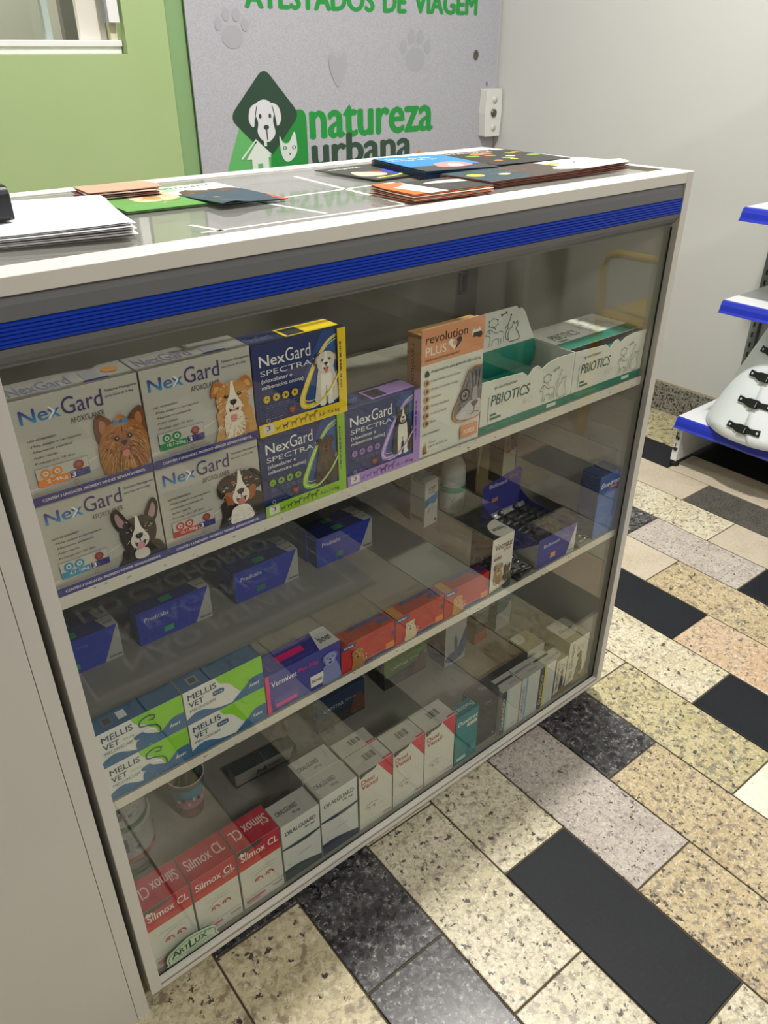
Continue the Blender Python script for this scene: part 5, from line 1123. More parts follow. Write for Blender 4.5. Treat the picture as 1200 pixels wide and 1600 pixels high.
oo, F, T, L = carton('vitamin_box', 'small olive supplement box standing behind the yellow-striped box', 0.8500, 0.9000, 0.0790, 0.050, BB, 0.096, '#d0cfc6', 'white and olive supplement boxes', {'top': '#8a8263', 'left': '#7d7558'})
T.poly([(0, 1), (0, 0.5), (0.4, 0.5), (0.55, 0.7), (0.5, 1)], '#b5b3a8'); T.bars(0.3, 0.3, 0.8, 1, 0.1, 0.0014, '#a9a17f', 2); T.build('top_print', oo)

# ---- bottom shelf, back row
def capstar(x0, x1, y, h, c, label, green):
    o, F, T, L = carton('flea_pill_box', label, x0, x1, y, 0.014, BB, h, '#2b3340', 'thin dark flea pill boxes', {'left': '#1d2a3a', 'top': '#2f4a2a' if green else '#2a3550'})
    F.poly([(0, 1), (1, 1), (1, 0.55), (0.5, 0.42), (0, 0.40)], '#5b7a2c' if green else '#2b3a5c'); F.text('CAPSTAR', 0.14, 0.55, 0.55, 0.66, '#c9d0c0', 0.02); F.text('57 mg' if green else '11,4 mg', 0.60, 0.56, 0.84, 0.66, '#c9d0c0', 0.0); F.bars(0.14, 0.46, 0.6, 1, 0.03, 0.001, '#9aa79a', 3)
    D = Face.__new__(Face); D.__dict__.update(F.__dict__); D.mb = MB()
    D.blob([(0.05, 0.05), (0.12, 0.3), (0.3, 0.36), (0.6, 0.3), (0.85, 0.2), (0.9, 0.05)], '#3a3532'); D.blob([(0.72, 0.1), (0.75, 0.5), (0.88, 0.68), (0.97, 0.5), (0.98, 0.1)], '#6d4633' if not green else '#5a4634')
    D.hair(0.5, 0.2, 0.4, 0.15, 50, ['#5d5550', '#8a7f76'], 0.2, 0.0008, 3); D.build('animal_picture', o)
    F.build('front_print', o)
capstar(0.4510, 0.5640, 0.241, 0.0790, 1, 'thin dark blue flea pill box at the back of the bottom shelf', False)
capstar(0.6230, 0.7370, 0.252, 0.0790, 1, 'thin green-topped flea pill box at the back of the bottom shelf', True)
o, F, T, L = carton('shampoo_box', 'tall white box with a blue splash at the back of the bottom shelf', 0.7650, 0.8250, 0.2260, 0.048, BB, 0.135, '#b9bcba', None, {'left': '#2a4a68'})
F.blob([(0.0, 0.12), (0.25, 0.22), (0.45, 0.25), (0.42, 0.45), (0.5, 0.55), (0.58, 0.42), (0.62, 0.28), (0.85, 0.5), (0.98, 0.62), (0.98, 0.2), (0.7, 0.06), (0.35, 0.04)], '#2a5f92'); F.blob([(0.05, 0.14), (0.3, 0.24), (0.3, 0.14), (0.15, 0.10)], '#6d5f92'); F.bars(0.1, 0.78, 0.9, 6, 0.05, 0.0012, '#5a5d62', 3)
F.build('front_print', o); L.rect(0.3, 0.1, 0.7, 0.4, '#45627d'); L.bars(0.1, 0.9, 0.9, 8, 0.06, 0.0015, '#5d7a92', 3); L.build('side_print', o)
o, F, T, L = carton('drops_box', 'small dark box with a red lower band at the back of the bottom shelf', 0.8660, 0.9050, 0.2390, 0.034, BB, 0.098, '#4a4740', None, {'left': '#3a372f'})
F.rect(0, 0, 1, 0.30, '#9a4338'); F.poly([(0, 0.6), (1, 0.45), (1, 1), (0, 1)], '#7d7c72'); F.bars(0.1, 0.8, 0.9, 3, 0.08, 0.0014, '#4a4740', 2); F.build('front_print', o)
o, F, T, L = carton('ointment_box', 'white box with a blue-grey curve, rightmost at the back of the bottom shelf', 0.9360, 0.9820, 0.2420, 0.033, BB, 0.132, '#b9bab4', None, {'left': '#5d6f7d'})
F.poly([(0, 1), (1, 1), (1, 0.55)]+crom([(1, 0.55), (0.7, 0.42), (0.4, 0.36), (0, 0.35)], 4, False), '#56707f'); F.build('front_print', o)
o, F, T, L = carton('gel_tube_box', 'long dark box lying flat behind the grey-banded boxes', 0.2680, 0.3920, 0.2260, 0.030, BB, 0.0300, '#8d8a80', None, {'top': '#24332c', 'left': '#a5a299'}, rz=math.radians(-3))
T.bars(0.05, 0.85, 0.45, 6, 0.14, 0.0009, '#5f7067', 2); T.bars(0.52, 0.85, 0.95, 6, 0.14, 0.0009, '#5f7067', 7); T.line([(0.49, 0), (0.49, 1)], 0.0006, '#6d7a72')
F.rect(0, 0, 1, 0.16, '#24332c'); F.poly([(0.86, 0), (1, 0), (1, 1), (0.95, 1)], '#24332c'); F.text('Vetaglós', 0.52, 0.36, 0.78, 0.66, '#2c2b27', 0.03); F.blob([(0.32, 0.25), (0.36, 0.7), (0.42, 0.5), (0.48, 0.7), (0.49, 0.3), (0.40, 0.4)], '#4a4038'); F.bars(0.1, 0.5, 0.25, 2, 0.2, 0.001, '#5d5a52', 3)
F.build('front_print', o); T.build('top_print', o)
def cup():
    t = empty('printed_cup', (0.186, 0.243, BB)); tag(t, 'plastic cup printed with a pink and turquoise band, at the back of the bottom shelf', 'cup')
    W = mat('#cfc9be', 0.3); m = MB(); H = 0.088; r0, r1 = 0.021, 0.031
    rr = lambda z: r0+(r1-r0)*z/H
    m.lathe([(0.0005, 0.001), (r0-0.002, 0.001), (rr(H)-0.0012, H-0.002)], mat('#6d655a', 0.4), 36, cap0=False, cap1=False)
    m.lathe([(0.0005, 0), (r0, 0), (r1, H), (r1+0.0012, H+0.0006), (r1+0.0010, H+0.002), (r1-0.0012, H)], W, 36, cap0=False, cap1=False); m.build('wall', t)
    for nm, z0, z1, c in (('pink_band', 0.026, 0.050, '#d08fa2'), ('turquoise_band', 0.050, 0.075, '#3f9fb8'), ('brown_band', 0.002, 0.024, '#8a5a50')):
        m = MB(); m.lathe([(rr(z0)+0.0003, z0), (rr(z1)+0.0003, z1)], two_tone(c, {'#d08fa2': '#c27a92', '#3f9fb8': '#3a8fb0', '#8a5a50': '#79504a'}[c], 40), 36, cap0=False, cap1=False); m.build(nm, t)
    m = MB(); r = random.Random(4)
    for k in range(7):
        a = -2.6+0.32*k; z = 0.046+0.006*math.sin(k*2.3); s = 0.10; R2 = rr(z)+0.0008
        pts = [(R2*math.cos(a+s*math.cos(q)), R2*math.sin(a+s*math.cos(q)), z+0.0045*math.sin(q)) for q in [2*math.pi*i/10 for i in range(10)]]
        m.face(pts, ink(['#e4d6c8', '#3a3340', '#e9c8cf'][k % 3]))
    m.build('printed_spots', t)['kind'] = 'stuff'
cup()
m = MB(); m.box(-0.005, 0.005, -0.002, 0.002, 0.0, 0.082, mat('#1f5a34', 0.4)); o = m.build('dropper_tube', None, (0.195, 0.246, BB+0.0045), (0.08, 0.12, 0.3)); tag(o, 'green tube standing inside the printed cup', 'tube')
m = MB(); m.tube([(0, 0, 0), (0.004, 0, 0.076)], 0.0055, mat('#2c2b28', 0.4)); o = m.build('dropper_tube', None, (0.178, 0.248, BB+0.0045)); tag(o, 'black tube standing inside the printed cup', 'tube')
def tub(z, c, label, r):
    t = empty('pet_food_tin', (0.0720, 0.250, z)); tag(t, label, 'tin', 'stacked round tins')
    m = MB(); m.lathe([(r-0.002, 0), (r, 0.002), (r, 0.004)], mat('#9a8f86', 0.3, 0.5), 48); m.lathe([(r-0.0008, 0.004), (r-0.0008, 0.066), (r, 0.068), (r, 0.0705)], mat('#b9b8b0', 0.35), 48, cap0=False); m.build('body', t)
    m = MB(); m.lathe([(r, 0.005), (r, 0.014)], mat(c, 0.4), 48, cap0=False, cap1=False)
    n = 10; P = lambda a, zz: ((r+0.0001)*math.cos(a), (r+0.0001)*math.sin(a), zz)
    for k in range(n):
        a0 = -0.9+0.9*k/n; a1 = -0.9+0.9*(k+1)/n; f = lambda a: 0.014+0.040*max(0, (a+0.6)/0.6)**1.3
        m.face([P(a0, 0.013), P(a1, 0.013), P(a1, f(a1)), P(a0, f(a0))], mat(c, 0.4))
    m.build('colour_band', t)
    m = MB()
    for k in range(6):
        a0 = -2.35+0.1*k; a1 = a0+0.1; m.face([P(a0, 0.030), P(a1, 0.030), P(a1, 0.062), P(a0, 0.062)], two_tone('#4c5558', '#a0a59f', 120, (1, 1, 1), 0.5, 0.45, 0.6))
    for row in range(4):
        for k in range(7):
            if (k+row) % 3 == 1: continue
            a0 = -1.65+0.085*k; zz = 0.056-0.010*row; m.face([P(a0, zz), P(a0+0.06, zz), P(a0+0.06, zz+0.0016), P(a0, zz+0.0016)], ink('#7d7f7c'))
    a0 = -1.45; q = [P(a0+0.09*math.cos(t_), 0.033+0.0042*math.sin(t_)) for t_ in [2*math.pi*i/12 for i in range(12)]]; m.face(q, ink('#5d7396'))
    m.build('label_print', t)
tub(BB, '#a5503c', 'round tin with a rust-red band, lower of the two stacked at the left', 0.0475)
tub(BB+0.0712, '#2a6a3c', 'round tin with a green band, upper of the two stacked at the left', 0.0445)
# ------------------------------------------------------------ on the counter
ZT = 1.0130
def sheet(name, cx, cy, w_, l, z, rot, m, thick=0.0009, curl=None, seed=0, bend=0.0):
    """a slightly curled sheet or booklet with a real thickness; curl = (corner u, corner v, height)"""
    mb = MB(); n = 10; r = random.Random(seed)
    def zz(u, v):
        q = bend*math.sin(math.pi*v)*0.3
        if curl:
            for cu, cv, ch in curl:
                dd = max(0, 1-math.hypot(u-cu, v-cv)/0.75); q += ch*dd*dd
        return q
    top = [[((j/n-0.5)*w_, (i/n-0.5)*l, zz(j/n, i/n)+thick) for j in range(n+1)] for i in range(n+1)]
    bot = [[(x, y, z_-thick) for x, y, z_ in row] for row in top]
    mb.grid(top, m, True); mb.grid([q[::-1] for q in bot], m, True)
    ed = m
    for a, b in (([q for q in top[0]], [q for q in bot[0]]), ([q for q in top[-1]][::-1], [q for q in bot[-1]][::-1]), ([q[0] for q in top][::-1], [q[0] for q in bot][::-1]), ([q[-1] for q in top], [q[-1] for q in bot])):
        mb.grid([a, b], m if thick < 0.0004 else ed, False)
    return mb.build(name, None, (cx, cy, z), (0, 0, rot))
def cover(o, w_, l, thick, draw, z=0.0, dz=0.0):
    F = Face((-w_/2, -l/2, thick+0.0002+z), (w_, 0, 0), (0, l, 0), 0.00003); draw(F)
    return F.build('cover_print', o)
PAPER = mat('#f0f0f2', 0.55, 0, 0.02, 20)
def conform(o, fz):
    for v in o.data.vertices: v.co.z += fz(v.co.x, v.co.y)

# stack of printed sheets
for i in range(9):
    top = i == 8
    cz = 0.003+0.0006*i
    curl = [(1, 0, cz+0.001*i), (0.0, 0, 0.002)]
    o = sheet('printed_sheet', 0.058+0.0015*math.sin(i*2.1), 0.2100+0.002*math.cos(i*1.7), 0.30, 0.210, ZT+0.0012*i, math.radians(-14+1.0*math.sin(i*1.9)), PAPER, 0.0003, [(1, 0, 0.0015+0.0004*i)], i)
    tag(o, 'topmost printed sheet of the white paper stack on the counter' if top else '%s white sheet from the top of the paper stack under the payment terminal' % ORD[8-i], 'paper', None if top else 'sheets in the paper stack')
    if top:
        F = Face((-0.15, -0.105, 0.0009), (0.30, 0, 0), (0, 0.210, 0), 0.00003)
        for k in range(17): F.bars(0.05, 0.90-k*0.048, 0.93, 1, 0.05, 0.0011, '#8d8f9c', k)
        F.bars(0.05, 0.075, 0.45, 1, 0.05, 0.002, '#5d5f6c', 3)
        p = F.build('sheet_print', o)
        for v in p.data.vertices:
            u, vv = v.co.x/0.30+0.5, v.co.y/0.21+0.5
            v.co.z += (0.0015+0.0004*8)*max(0, 1-math.hypot(u-1, vv)/0.75)**2
# payment terminal
def terminal():
    t = empty('payment_terminal', (0.044, 0.240, ZT+0.0125), math.radians(8)); tag(t, 'black card payment terminal with an orange key strip, standing on the paper stack', 'payment terminal')
    B = mat('#17181f', 0.35)
    m = MB(); a, b = 0.043, 0.085
    prof = [(-b, 0.002), (-b+0.004, 0), (b-0.004, 0), (b, 0.004), (b, 0.050), (b-0.010, 0.057), (0.02, 0.046), (-b+0.004, 0.030), (-b, 0.024)]
    m.extrude(prof, -a, a, B); o = m.build('body', t, bevel=0.004)
    m = MB(); m.face([(-0.034, 0.018, 0.0472), (0.034, 0.018, 0.0472), (0.034, 0.070, 0.0562), (-0.034, 0.070, 0.0562)], mat('#e0752c', 0.4)); m.build('screen', t)
    m = MB(); m.box(a-0.0005, a+0.0012, 0.0, 0.07, 0.034, 0.046, mat('#e0752c', 0.4)); m.build('side_strip', t, bevel=0.0005)
    m = MB()
    for r in range(4):
        for c in range(3):
            x = -0.024+c*0.018; y = -0.070+r*0.018; z = 0.0300+(y+b-0.004)*0.158
            m.box(x, x+0.013, y, y+0.012, z, z+0.003, mat('#3c3e48', 0.5))
    m.build('keypad', t)
terminal()
# leaflets left
PINK = mat('#c99a8c', 0.5); 
for i in range(5):
    o = sheet('folded_leaflet', 0.2620+0.003*math.sin(i*2.2), 0.3140+0.002*math.cos(i*1.4), 0.088, 0.060, ZT+0.0016+0.0022*i, math.radians(-5+3*math.sin(i*1.7)), mat(['#8a4a48', '#d7cfc6', '#7a3c40', '#d9cdc4', '#cf9c86'][i], 0.5), 0.0009, [(1, 0.4, 0.0022*(i == 4))], i)
    tag(o, 'topmost pale pink folded leaflet of the small pile behind the paper stack' if i == 4 else '%s folded leaflet from the top of the small pile behind the paper stack' % ORD[4-i], 'leaflet', None if i == 4 else 'small pile of folded leaflets')
    if i == 4: cover(o, 0.088, 0.060, 0.0009, lambda F: (F.bars(0.15, 0.8, 0.8, 3, 0.2, 0.002, '#b8695c', 3), F.bars(0.3, 0.3, 0.7, 1, 0.2, 0.0015, '#e9d9c9', 3)))
def greencov(F):
    F.poly([(0, 0.0), (1, 0.0), (1, 0.5), (0, 0.42)], '#5f9a4a'); F.rect(0, 0.72, 1, 1, '#9fc0a4'); F.blob([(0.35, 0.35), (0.30, 0.6), (0.45, 0.78), (0.6, 0.72), (0.78, 0.78), (0.85, 0.5), (0.7, 0.35)], '#d6c6a2'); F.blob([(0.45, 0.45), (0.5, 0.65), (0.62, 0.6), (0.6, 0.42)], '#b8935f'); F.hair(0.55, 0.5, 0.25, 0.25, 60, ['#8a6a48', '#efe6d0', '#c9a878'], 0.3, 0.0012, 4)
    F.bars(0.15, 0.24, 0.9, 1, 0.05, 0.003, '#e4efd9', 3); F.bars(0.15, 0.12, 0.9, 1, 0.05, 0.0016, '#cfe4bd', 4); F.text('CÃES', 0.3, 0.83, 0.6, 0.93, '#3c5a44', 0.02)
for i in range(2):
    o = sheet('green_leaflet', 0.2800, 0.2650, 0.105, 0.140, ZT+0.0002+0.0012*i, math.radians(-3), mat('#6fa35a', 0.35), 0.0005, None, i)
    tag(o, 'green animal leaflet lying on the counter glass, uppermost' if i else 'green animal leaflet hidden beneath the uppermost one', 'leaflet')
    if i: cover(o, 0.105, 0.140, 0.0005, greencov)
def darkcov(F):
    F.rect(0, 0.62, 1, 1, '#e9ebec'); F.rect(0, 0, 1, 0.60, '#2e4656'); F.blob([(0.1, 0.55), (0.15, 0.75), (0.35, 0.80), (0.5, 0.72), (0.9, 0.70), (0.95, 0.58), (0.5, 0.5)], '#5a4238'); F.hair(0.45, 0.65, 0.35, 0.1, 40, ['#8a5f48', '#c49a80', '#3a2a26'], 0.3, 0.0012, 4)
    F.text('simparic', 0.05, 0.86, 0.85, 0.96, '#35383f', 0.02); F.bars(0.1, 0.5, 0.9, 2, 0.07, 0.0028, '#dfe5ea', 3)
    for u in (0.3, 0.52, 0.74): F.ell(u, 0.30, 0.008, '#d8a94c', 0.006)
    F.bars(0.1, 0.16, 0.9, 3, 0.05, 0.0016, '#b9c6ce', 5); F.poly([(0.85, 0), (1, 0), (1, 0.3)], '#d8534a')
o = sheet('dark_blue_leaflet', 0.3610, 0.2480, 0.088, 0.175, ZT+0.0014, math.radians(1), mat('#2e4656', 0.35), 0.0004, [(0.15, 0, 0.006)], 4)
tag(o, 'white and dark blue leaflet with a red curling corner on the counter glass', 'leaflet')
p = cover(o, 0.088, 0.175, 0.0004, darkcov)
for v in p.data.vertices:
    u, vv = v.co.x/0.088+0.5, v.co.y/0.175+0.5
    v.co.z += 0.006*max(0, 1-math.hypot(u-0.15, vv)/0.75)**2
# right-hand group
def dogfood(F):
    F.rect(0, 0, 1, 1, '#2c2c28'); r = random.Random(2)
    for k in range(12): F.ell(r.uniform(0.1, 0.95), r.uniform(0.1, 0.8), r.uniform(0.006, 0.014), r.choice(['#e0b04a', '#d3793a', '#7d9a3a', '#e9d7a6', '#b3452e']), r.uniform(0.005, 0.01))
    F.text('VITALIDADE', 0.05, 0.88, 0.7, 0.95, '#dcdccf', 0.02)
def flatcov(F):
    F.rect(0, 0, 1, 1, '#3a3d36'); F.ell(0.35, 0.45, 0.02, '#b9433c', 0.012); F.blob([(0.5, 0.2), (0.9, 0.1), (0.95, 0.5), (0.6, 0.55)], '#3f46b0'); F.blob([(0.05, 0.3), (0.3, 0.2), (0.45, 0.35), (0.2, 0.6)], '#b9b0a2'); F.line([(0.1, 0.1), (0.5, 0.15), (0.8, 0.4)], 0.006, '#c8d24a', 4); F.text('NATUREZA', 0.1, 0.82, 0.55, 0.90, '#e9e9e2', 0.02)
o = sheet('pet_magazine', 0.642, 0.288, 0.125, 0.135, ZT+0.0006, math.radians(4), mat('#45483c', 0.35), 0.0008, None, 3)
tag(o, 'dark magazine with red, blue and yellow spots lying flat left of the blue booklets', 'magazine')
cover(o, 0.125, 0.135, 0.0008, flatcov)
def bluecov(F):
    F.rect(0, 0.3, 1, 1, '#2f7fb8'); F.rect(0, 0, 1, 0.3, '#403f3a'); F.text('Saúde do seu', 0.08, 0.80, 0.7, 0.87, '#e9eef2', 0.02); F.text('melhor amigo', 0.08, 0.68, 0.72, 0.75, '#e9eef2', 0.02); F.blob([(0.35, 0.2), (0.45, 0.42), (0.75, 0.45), (0.85, 0.25), (0.6, 0.15)], '#d98a86'); F.blob([(0.5, 0.2), (0.58, 0.34), (0.7, 0.3), (0.66, 0.18)], '#f1dcd4')
for i in range(6):
    o = sheet('blue_booklet', 0.7150+0.0008*math.sin(i*3), 0.2500+0.0008*math.cos(i*2), 0.118, 0.165, ZT+0.0024+0.0015*i, math.radians(-12), mat('#1f3f66' if i % 2 else '#2a4a70', 0.35), 0.0007, None, i)
    tag(o, 'topmost blue pet booklet of the stack at the back of the counter' if i == 5 else '%s blue booklet from the top of the stack at the back of the counter' % ORD[5-i], 'booklet', None if i == 5 else 'stack of blue booklets')
    if i == 5: cover(o, 0.118, 0.165, 0.0007, bluecov)
def browncov(F):
    F.rect(0, 0, 0.30, 1, '#2e4650'); F.rect(0.30, 0, 0.62, 1, '#4b3f38'); F.rect(0.62, 0, 1, 1, '#e9e7df'); F.ell(0.08, 0.55, 0.013, '#d9b02c', 0.012); F.ell(0.22, 0.40, 0.010, '#e0cfa0', 0.007); F.ell(0.66, 0.72, 0.017, '#d8a52c', 0.011); F.bars(0.16, 0.8, 0.5, 2, 0.25, 0.004, '#e9e7df', 2); F.line([(0.75, 0.5), (0.85, 0.7), (0.95, 0.55)], 0.002, '#5a6a9a', 4)
for i in range(5):
    o = sheet('pet_food_brochure', 0.7950+0.001*math.sin(i*2), 0.1170+0.001*math.cos(i*2.4), 0.290, 0.092, ZT+0.0006+0.0019*i, math.radians(0.5*math.sin(i*3)), mat(['#8a4a38', '#6f3a2e', '#935240', '#7a4032', '#dedad0'][i], 0.4), 0.0009 if i < 4 else 0.0004, [(1, 0.2, 0.005)] if i == 4 else [(1, 0.2, 0.001*i)], i)
    tag(o, 'topmost brochure with a yellow disc of the brown-edged stack by the cabinet corner' if i == 4 else '%s brochure from the top of the brown-edged stack by the cabinet corner' % ORD[4-i], 'brochure', None if i == 4 else 'brown-edged brochures')
    if i == 4:
        p = cover(o, 0.290, 0.092, 0.0004, browncov)
        for v in p.data.vertices:
            u, vv = v.co.x/0.29+0.5, v.co.y/0.092+0.5
            v.co.z += 0.005*max(0, 1-math.hypot(u-1, vv-0.2)/0.75)**2
for i in range(5):
    o = sheet('food_flyer', 0.8550+0.0008*math.sin(i*3), 0.2440+0.0008*math.cos(i*2), 0.150, 0.150, ZT+0.0006+0.0019*i, math.radians(-6), mat('#3a3a34', 0.35), 0.0009, None, i)
    tag(o, 'topmost dark flyer printed with food pieces, behind the brown-edged stack' if i == 4 else '%s dark flyer from the top of the pile behind the brown-edged stack' % ORD[4-i], 'flyer', None if i == 4 else 'pile of dark food flyers')
    if i == 4: cover(o, 0.150, 0.150, 0.0009, dogfood)
def orangecov(F):
    F.rect(0, 0, 1, 1, '#35332f'); F.poly([(0, 0), (0.42, 0), (0.36, 1), (0, 1)], '#e9ebee'); F.poly([(0, 0), (0.18, 0), (0.07, 1), (0, 1)], '#e06a24'); F.bars(0.16, 0.85, 0.38, 7, 0.1, 0.0018, '#5a86b8', 3); F.blob([(0.5, 0.7), (0.7, 0.8), (1, 0.75), (1, 0.55), (0.7, 0.6)], '#d9d7d0'); F.bars(0.5, 0.4, 0.75, 3, 0.07, 0.0018, '#dfe0dc', 5)
for i in range(5):
    c = ['#c9683c', '#d9d0c4', '#c4603a', '#ddd5c8', '#cf6a38'][i]
    o = sheet('orange_leaflet', 0.5680+0.001*math.sin(i*2), 0.0900+0.0015*math.cos(i*1.3), 0.125, 0.085, ZT+0.0006+0.0018*i, math.radians(-3+1.2*math.sin(i*2)), mat(c, 0.45), 0.00085, [(0.0, 1.0, 0.0006*i)], i)
    tag(o, 'topmost orange, white and black leaflet near the front rail of the counter' if i == 4 else '%s orange-edged leaflet from the top of the stack near the counter front rail' % ORD[4-i], 'leaflet', None if i == 4 else 'stack of orange-edged leaflets')
    if i == 4: cover(o, 0.125, 0.085, 0.00085+0.0004, orangecov)

# ------------------------------------------------------------ banner on the back wall
def banner():
    y = YW-0.012; x0, x1, z0, z1 = 1.104, 2.392, 0.35, 1.95
    m = MB(); m.box(x0, x1, y, y+0.006, z0, z1, two_tone('#a6a6b0', '#b0b0b9', 260, (1, 1, 1), 0.6, 0.45, 0.55))
    o = m.build('advertising_banner'); tag(o, 'light grey banner with green letters and an animal logo on the back wall', 'banner')
    F = Face((x0, y-0.0003, z0), (x1-x0, 0, 0), (0, 0, z1-z0), 0.0001)
    u = lambda x: (x-x0)/(x1-x0)
    v = lambda z: (z-z0)/(z1-z0)
    q = lambda pts: [(u(a), v(b)) for a, b in pts]
    def rsq(pts, c, k=0.22):   # rounded polygon
        out = []; n = len(pts)
        for i in range(n):
            p, a, b = pts[i], pts[i-1], pts[(i+1) % n]
            s = (p[0]+(a[0]-p[0])*k, p[1]+(a[1]-p[1])*k); e = (p[0]+(b[0]-p[0])*k, p[1]+(b[1]-p[1])*k)
            for t in range(6):
                t /= 5; out.append(((1-t)**2*s[0]+2*t*(1-t)*p[0]+t*t*e[0], (1-t)**2*s[1]+2*t*(1-t)*p[1]+t*t*e[1]))
        F.poly(q(out), c)
    # pale watermark paws and hearts
    def paw(x, z, s, c='#a3a3ac'):
        F.ell(u(x), v(z), 0.045*s, c, 0.038*s)
        for dx, dz in ((-0.055, 0.04), (-0.02, 0.07), (0.022, 0.07), (0.057, 0.04)): F.ell(u(x+dx*s), v(z+dz*s), 0.016*s, c, 0.022*s)
    paw(1.975, 1.135, 1.0); paw(1.25, 1.20, 0.8); paw(1.75, 0.60, 1.0)
    F.blob(q([(1.635, 1.06), (1.60, 1.12), (1.61, 1.16), (1.635, 1.145), (1.665, 1.16), (1.672, 1.12)]), '#a4a4ad')
    F.build('watermark', o); k_ = F.k; F = Face((x0, y-0.0003, z0), (x1-x0, 0, 0), (0, 0, z1-z0), 0.0001)
    rsq([(1.275, 1.02), (1.175, 0.80), (1.42, 0.80)], '#5fae66', 0.2)
    rsq([(1.368, 0.995), (1.502, 1.000), (1.502, 0.80), (1.350, 0.80)], '#23893a', 0.2)
    rsq([(1.350, 1.122), (1.476, 0.985), (1.350, 0.858), (1.214, 0.985)], '#2c4636', 0.17)
    # dog
    F.blob(q([(1.302, 1.010), (1.330, 1.030), (1.358, 1.028), (1.378, 1.008), (1.372, 0.970), (1.378, 0.935), (1.362, 0.915), (1.345, 0.910), (1.325, 0.918), (1.312, 0.940), (1.316, 0.970)]), '#d3d3da')
    for s in (-1, 1): F.blob(q([(1.343+s*0.025, 1.020), (1.343+s*0.052, 1.010), (1.343+s*0.060, 0.975), (1.343+s*0.045, 0.955), (1.343+s*0.035, 0.98)]), '#d3d3da')
    for s in (-1, 1): F.line(q([(1.343+s*0.028, 1.014), (1.343+s*0.036, 0.985), (1.343+s*0.040, 0.960)]), 0.003, '#2c4636', 4)
    for s in (-1, 1): F.ell(u(1.343+s*0.018), v(0.985), 0.005, '#2c4636', 0.007)
    F.ell(u(1.345), v(0.953), 0.010, '#2c4636', 0.007); F.line(q([(1.345, 0.95), (1.347, 0.915)]), 0.004, '#2c4636')
    # cat
    F.blob(q([(1.392, 0.925), (1.405, 0.905), (1.428, 0.905), (1.450, 0.935), (1.458, 0.900), (1.455, 0.870), (1.430, 0.848), (1.408, 0.850), (1.395, 0.875)]), '#cfd3d4')
    for s in (-1, 1): F.ell(u(1.428+s*0.018), v(0.888), 0.008, '#23893a', 0.006); F.ell(u(1.428+s*0.018), v(0.888), 0.003, '#cfd3d4', 0.005)
    F.poly(q([(1.424, 0.872), (1.434, 0.872), (1.429, 0.865)]), '#23893a')
    # house
    F.poly(q([(1.262, 0.862), (1.282, 0.862), (1.282, 0.825), (1.345, 0.825), (1.345, 0.866), (1.355, 0.866), (1.310, 0.915), (1.298, 0.905)]), '#d3dcd6')
    F.line(q([(1.245, 0.865), (1.302, 0.918), (1.355, 0.872)]), 0.006, '#d3dcd6'); F.rect(u(1.332), v(0.898), u(1.342), v(0.918), '#d3dcd6'); F.rect(u(1.303), v(0.80), u(1.322), v(0.848), '#5fae66')
    F.build('animal_logo', o); F = Face((x0, y-0.0003, z0), (x1-x0, 0, 0), (0, 0, z1-z0), 0.0001)
    F.text('natureza', u(1.518), v(0.908), u(2.062), v(1.005), '#1f8f3c', 0.11)
    F.text('urbana', u(1.522), v(0.822), u(1.960), v(0.918), '#2f4a3b', 0.11)
    F.poly(q([(1.985, 0.835), (2.005, 0.845), (2.008, 0.82), (1.985, 0.80)]), '#c88a24')
    for t, a, b in (('ATESTADOS', 1.303, 1.797), ('DE', 1.832, 1.930), ('VIAGEM', 1.970, 2.272)): F.text(t, u(a), v(1.275), u(a)+(u(b)-u(a))*0.985, v(1.335), '#1f8f3c', 0.13)
    F.build('lettering', o)
banner()
def rim_lock():
    t = empty('surface_lock', (2.352, YW-0.0128, 0.955)); tag(t, 'white surface-mounted lock with a key cylinder in the corner', 'lock')
    W = mat('#d8d8d4', 0.35); m = MB()
    m.extrude([(-0.040, -0.082), (0.040, -0.082), (0.046, 0.0), (0.040, 0.082), (-0.040, 0.082), (-0.046, 0.0)], -0.034, 0.0, W, 'y'); m.build('case', t, bevel=0.004)
    m = MB()
    for k in range(2):
        z = (0.045, -0.052)[k]; m.grid([[(0.004+r*math.cos(a*0.349), y, z+r*math.sin(a*0.349)) for a in range(18)] for r, y in ((0.012, -0.034), (0.012, -0.0365), (0.0005, -0.037))], mat('#c9c9c4', 0.4), True, True)
    m.build('screw_cap', t)
    m = MB(); m.grid([[(0.0+r*math.cos(a*0.349), y, r*math.sin(a*0.349)) for a in range(18)] for r, y in ((0.0135, -0.034), (0.0135, -0.040), (0.009, -0.041), (0.0005, -0.041))], mat('#6d6b66', 0.3, 0.8), True, True)
    m.build('key_cylinder', t)
rim_lock()
m = MB(); m.grid([[(2.276+r*math.cos(a*0.349), y, 1.149+r*1.25*math.sin(a*0.349)) for a in range(18)] for r, y in ((0.014, YW-0.0125), (0.010, YW-0.016), (0.007, YW-0.014), (0.0003, YW-0.0135))], mat('#55544f', 0.5), True, True)
o = m.build('spy_hole'); tag(o, 'small round dark spy hole at the right of the banner, above the white lock', 'spy hole')
m = MB(); m.box(2.338, 2.346, YW-0.0150, YW-0.0124, 1.048, 1.060, mat('#85847f', 0.5)); tag(m.build('wall_plug'), 'tiny grey plug just above the white lock', 'plug')

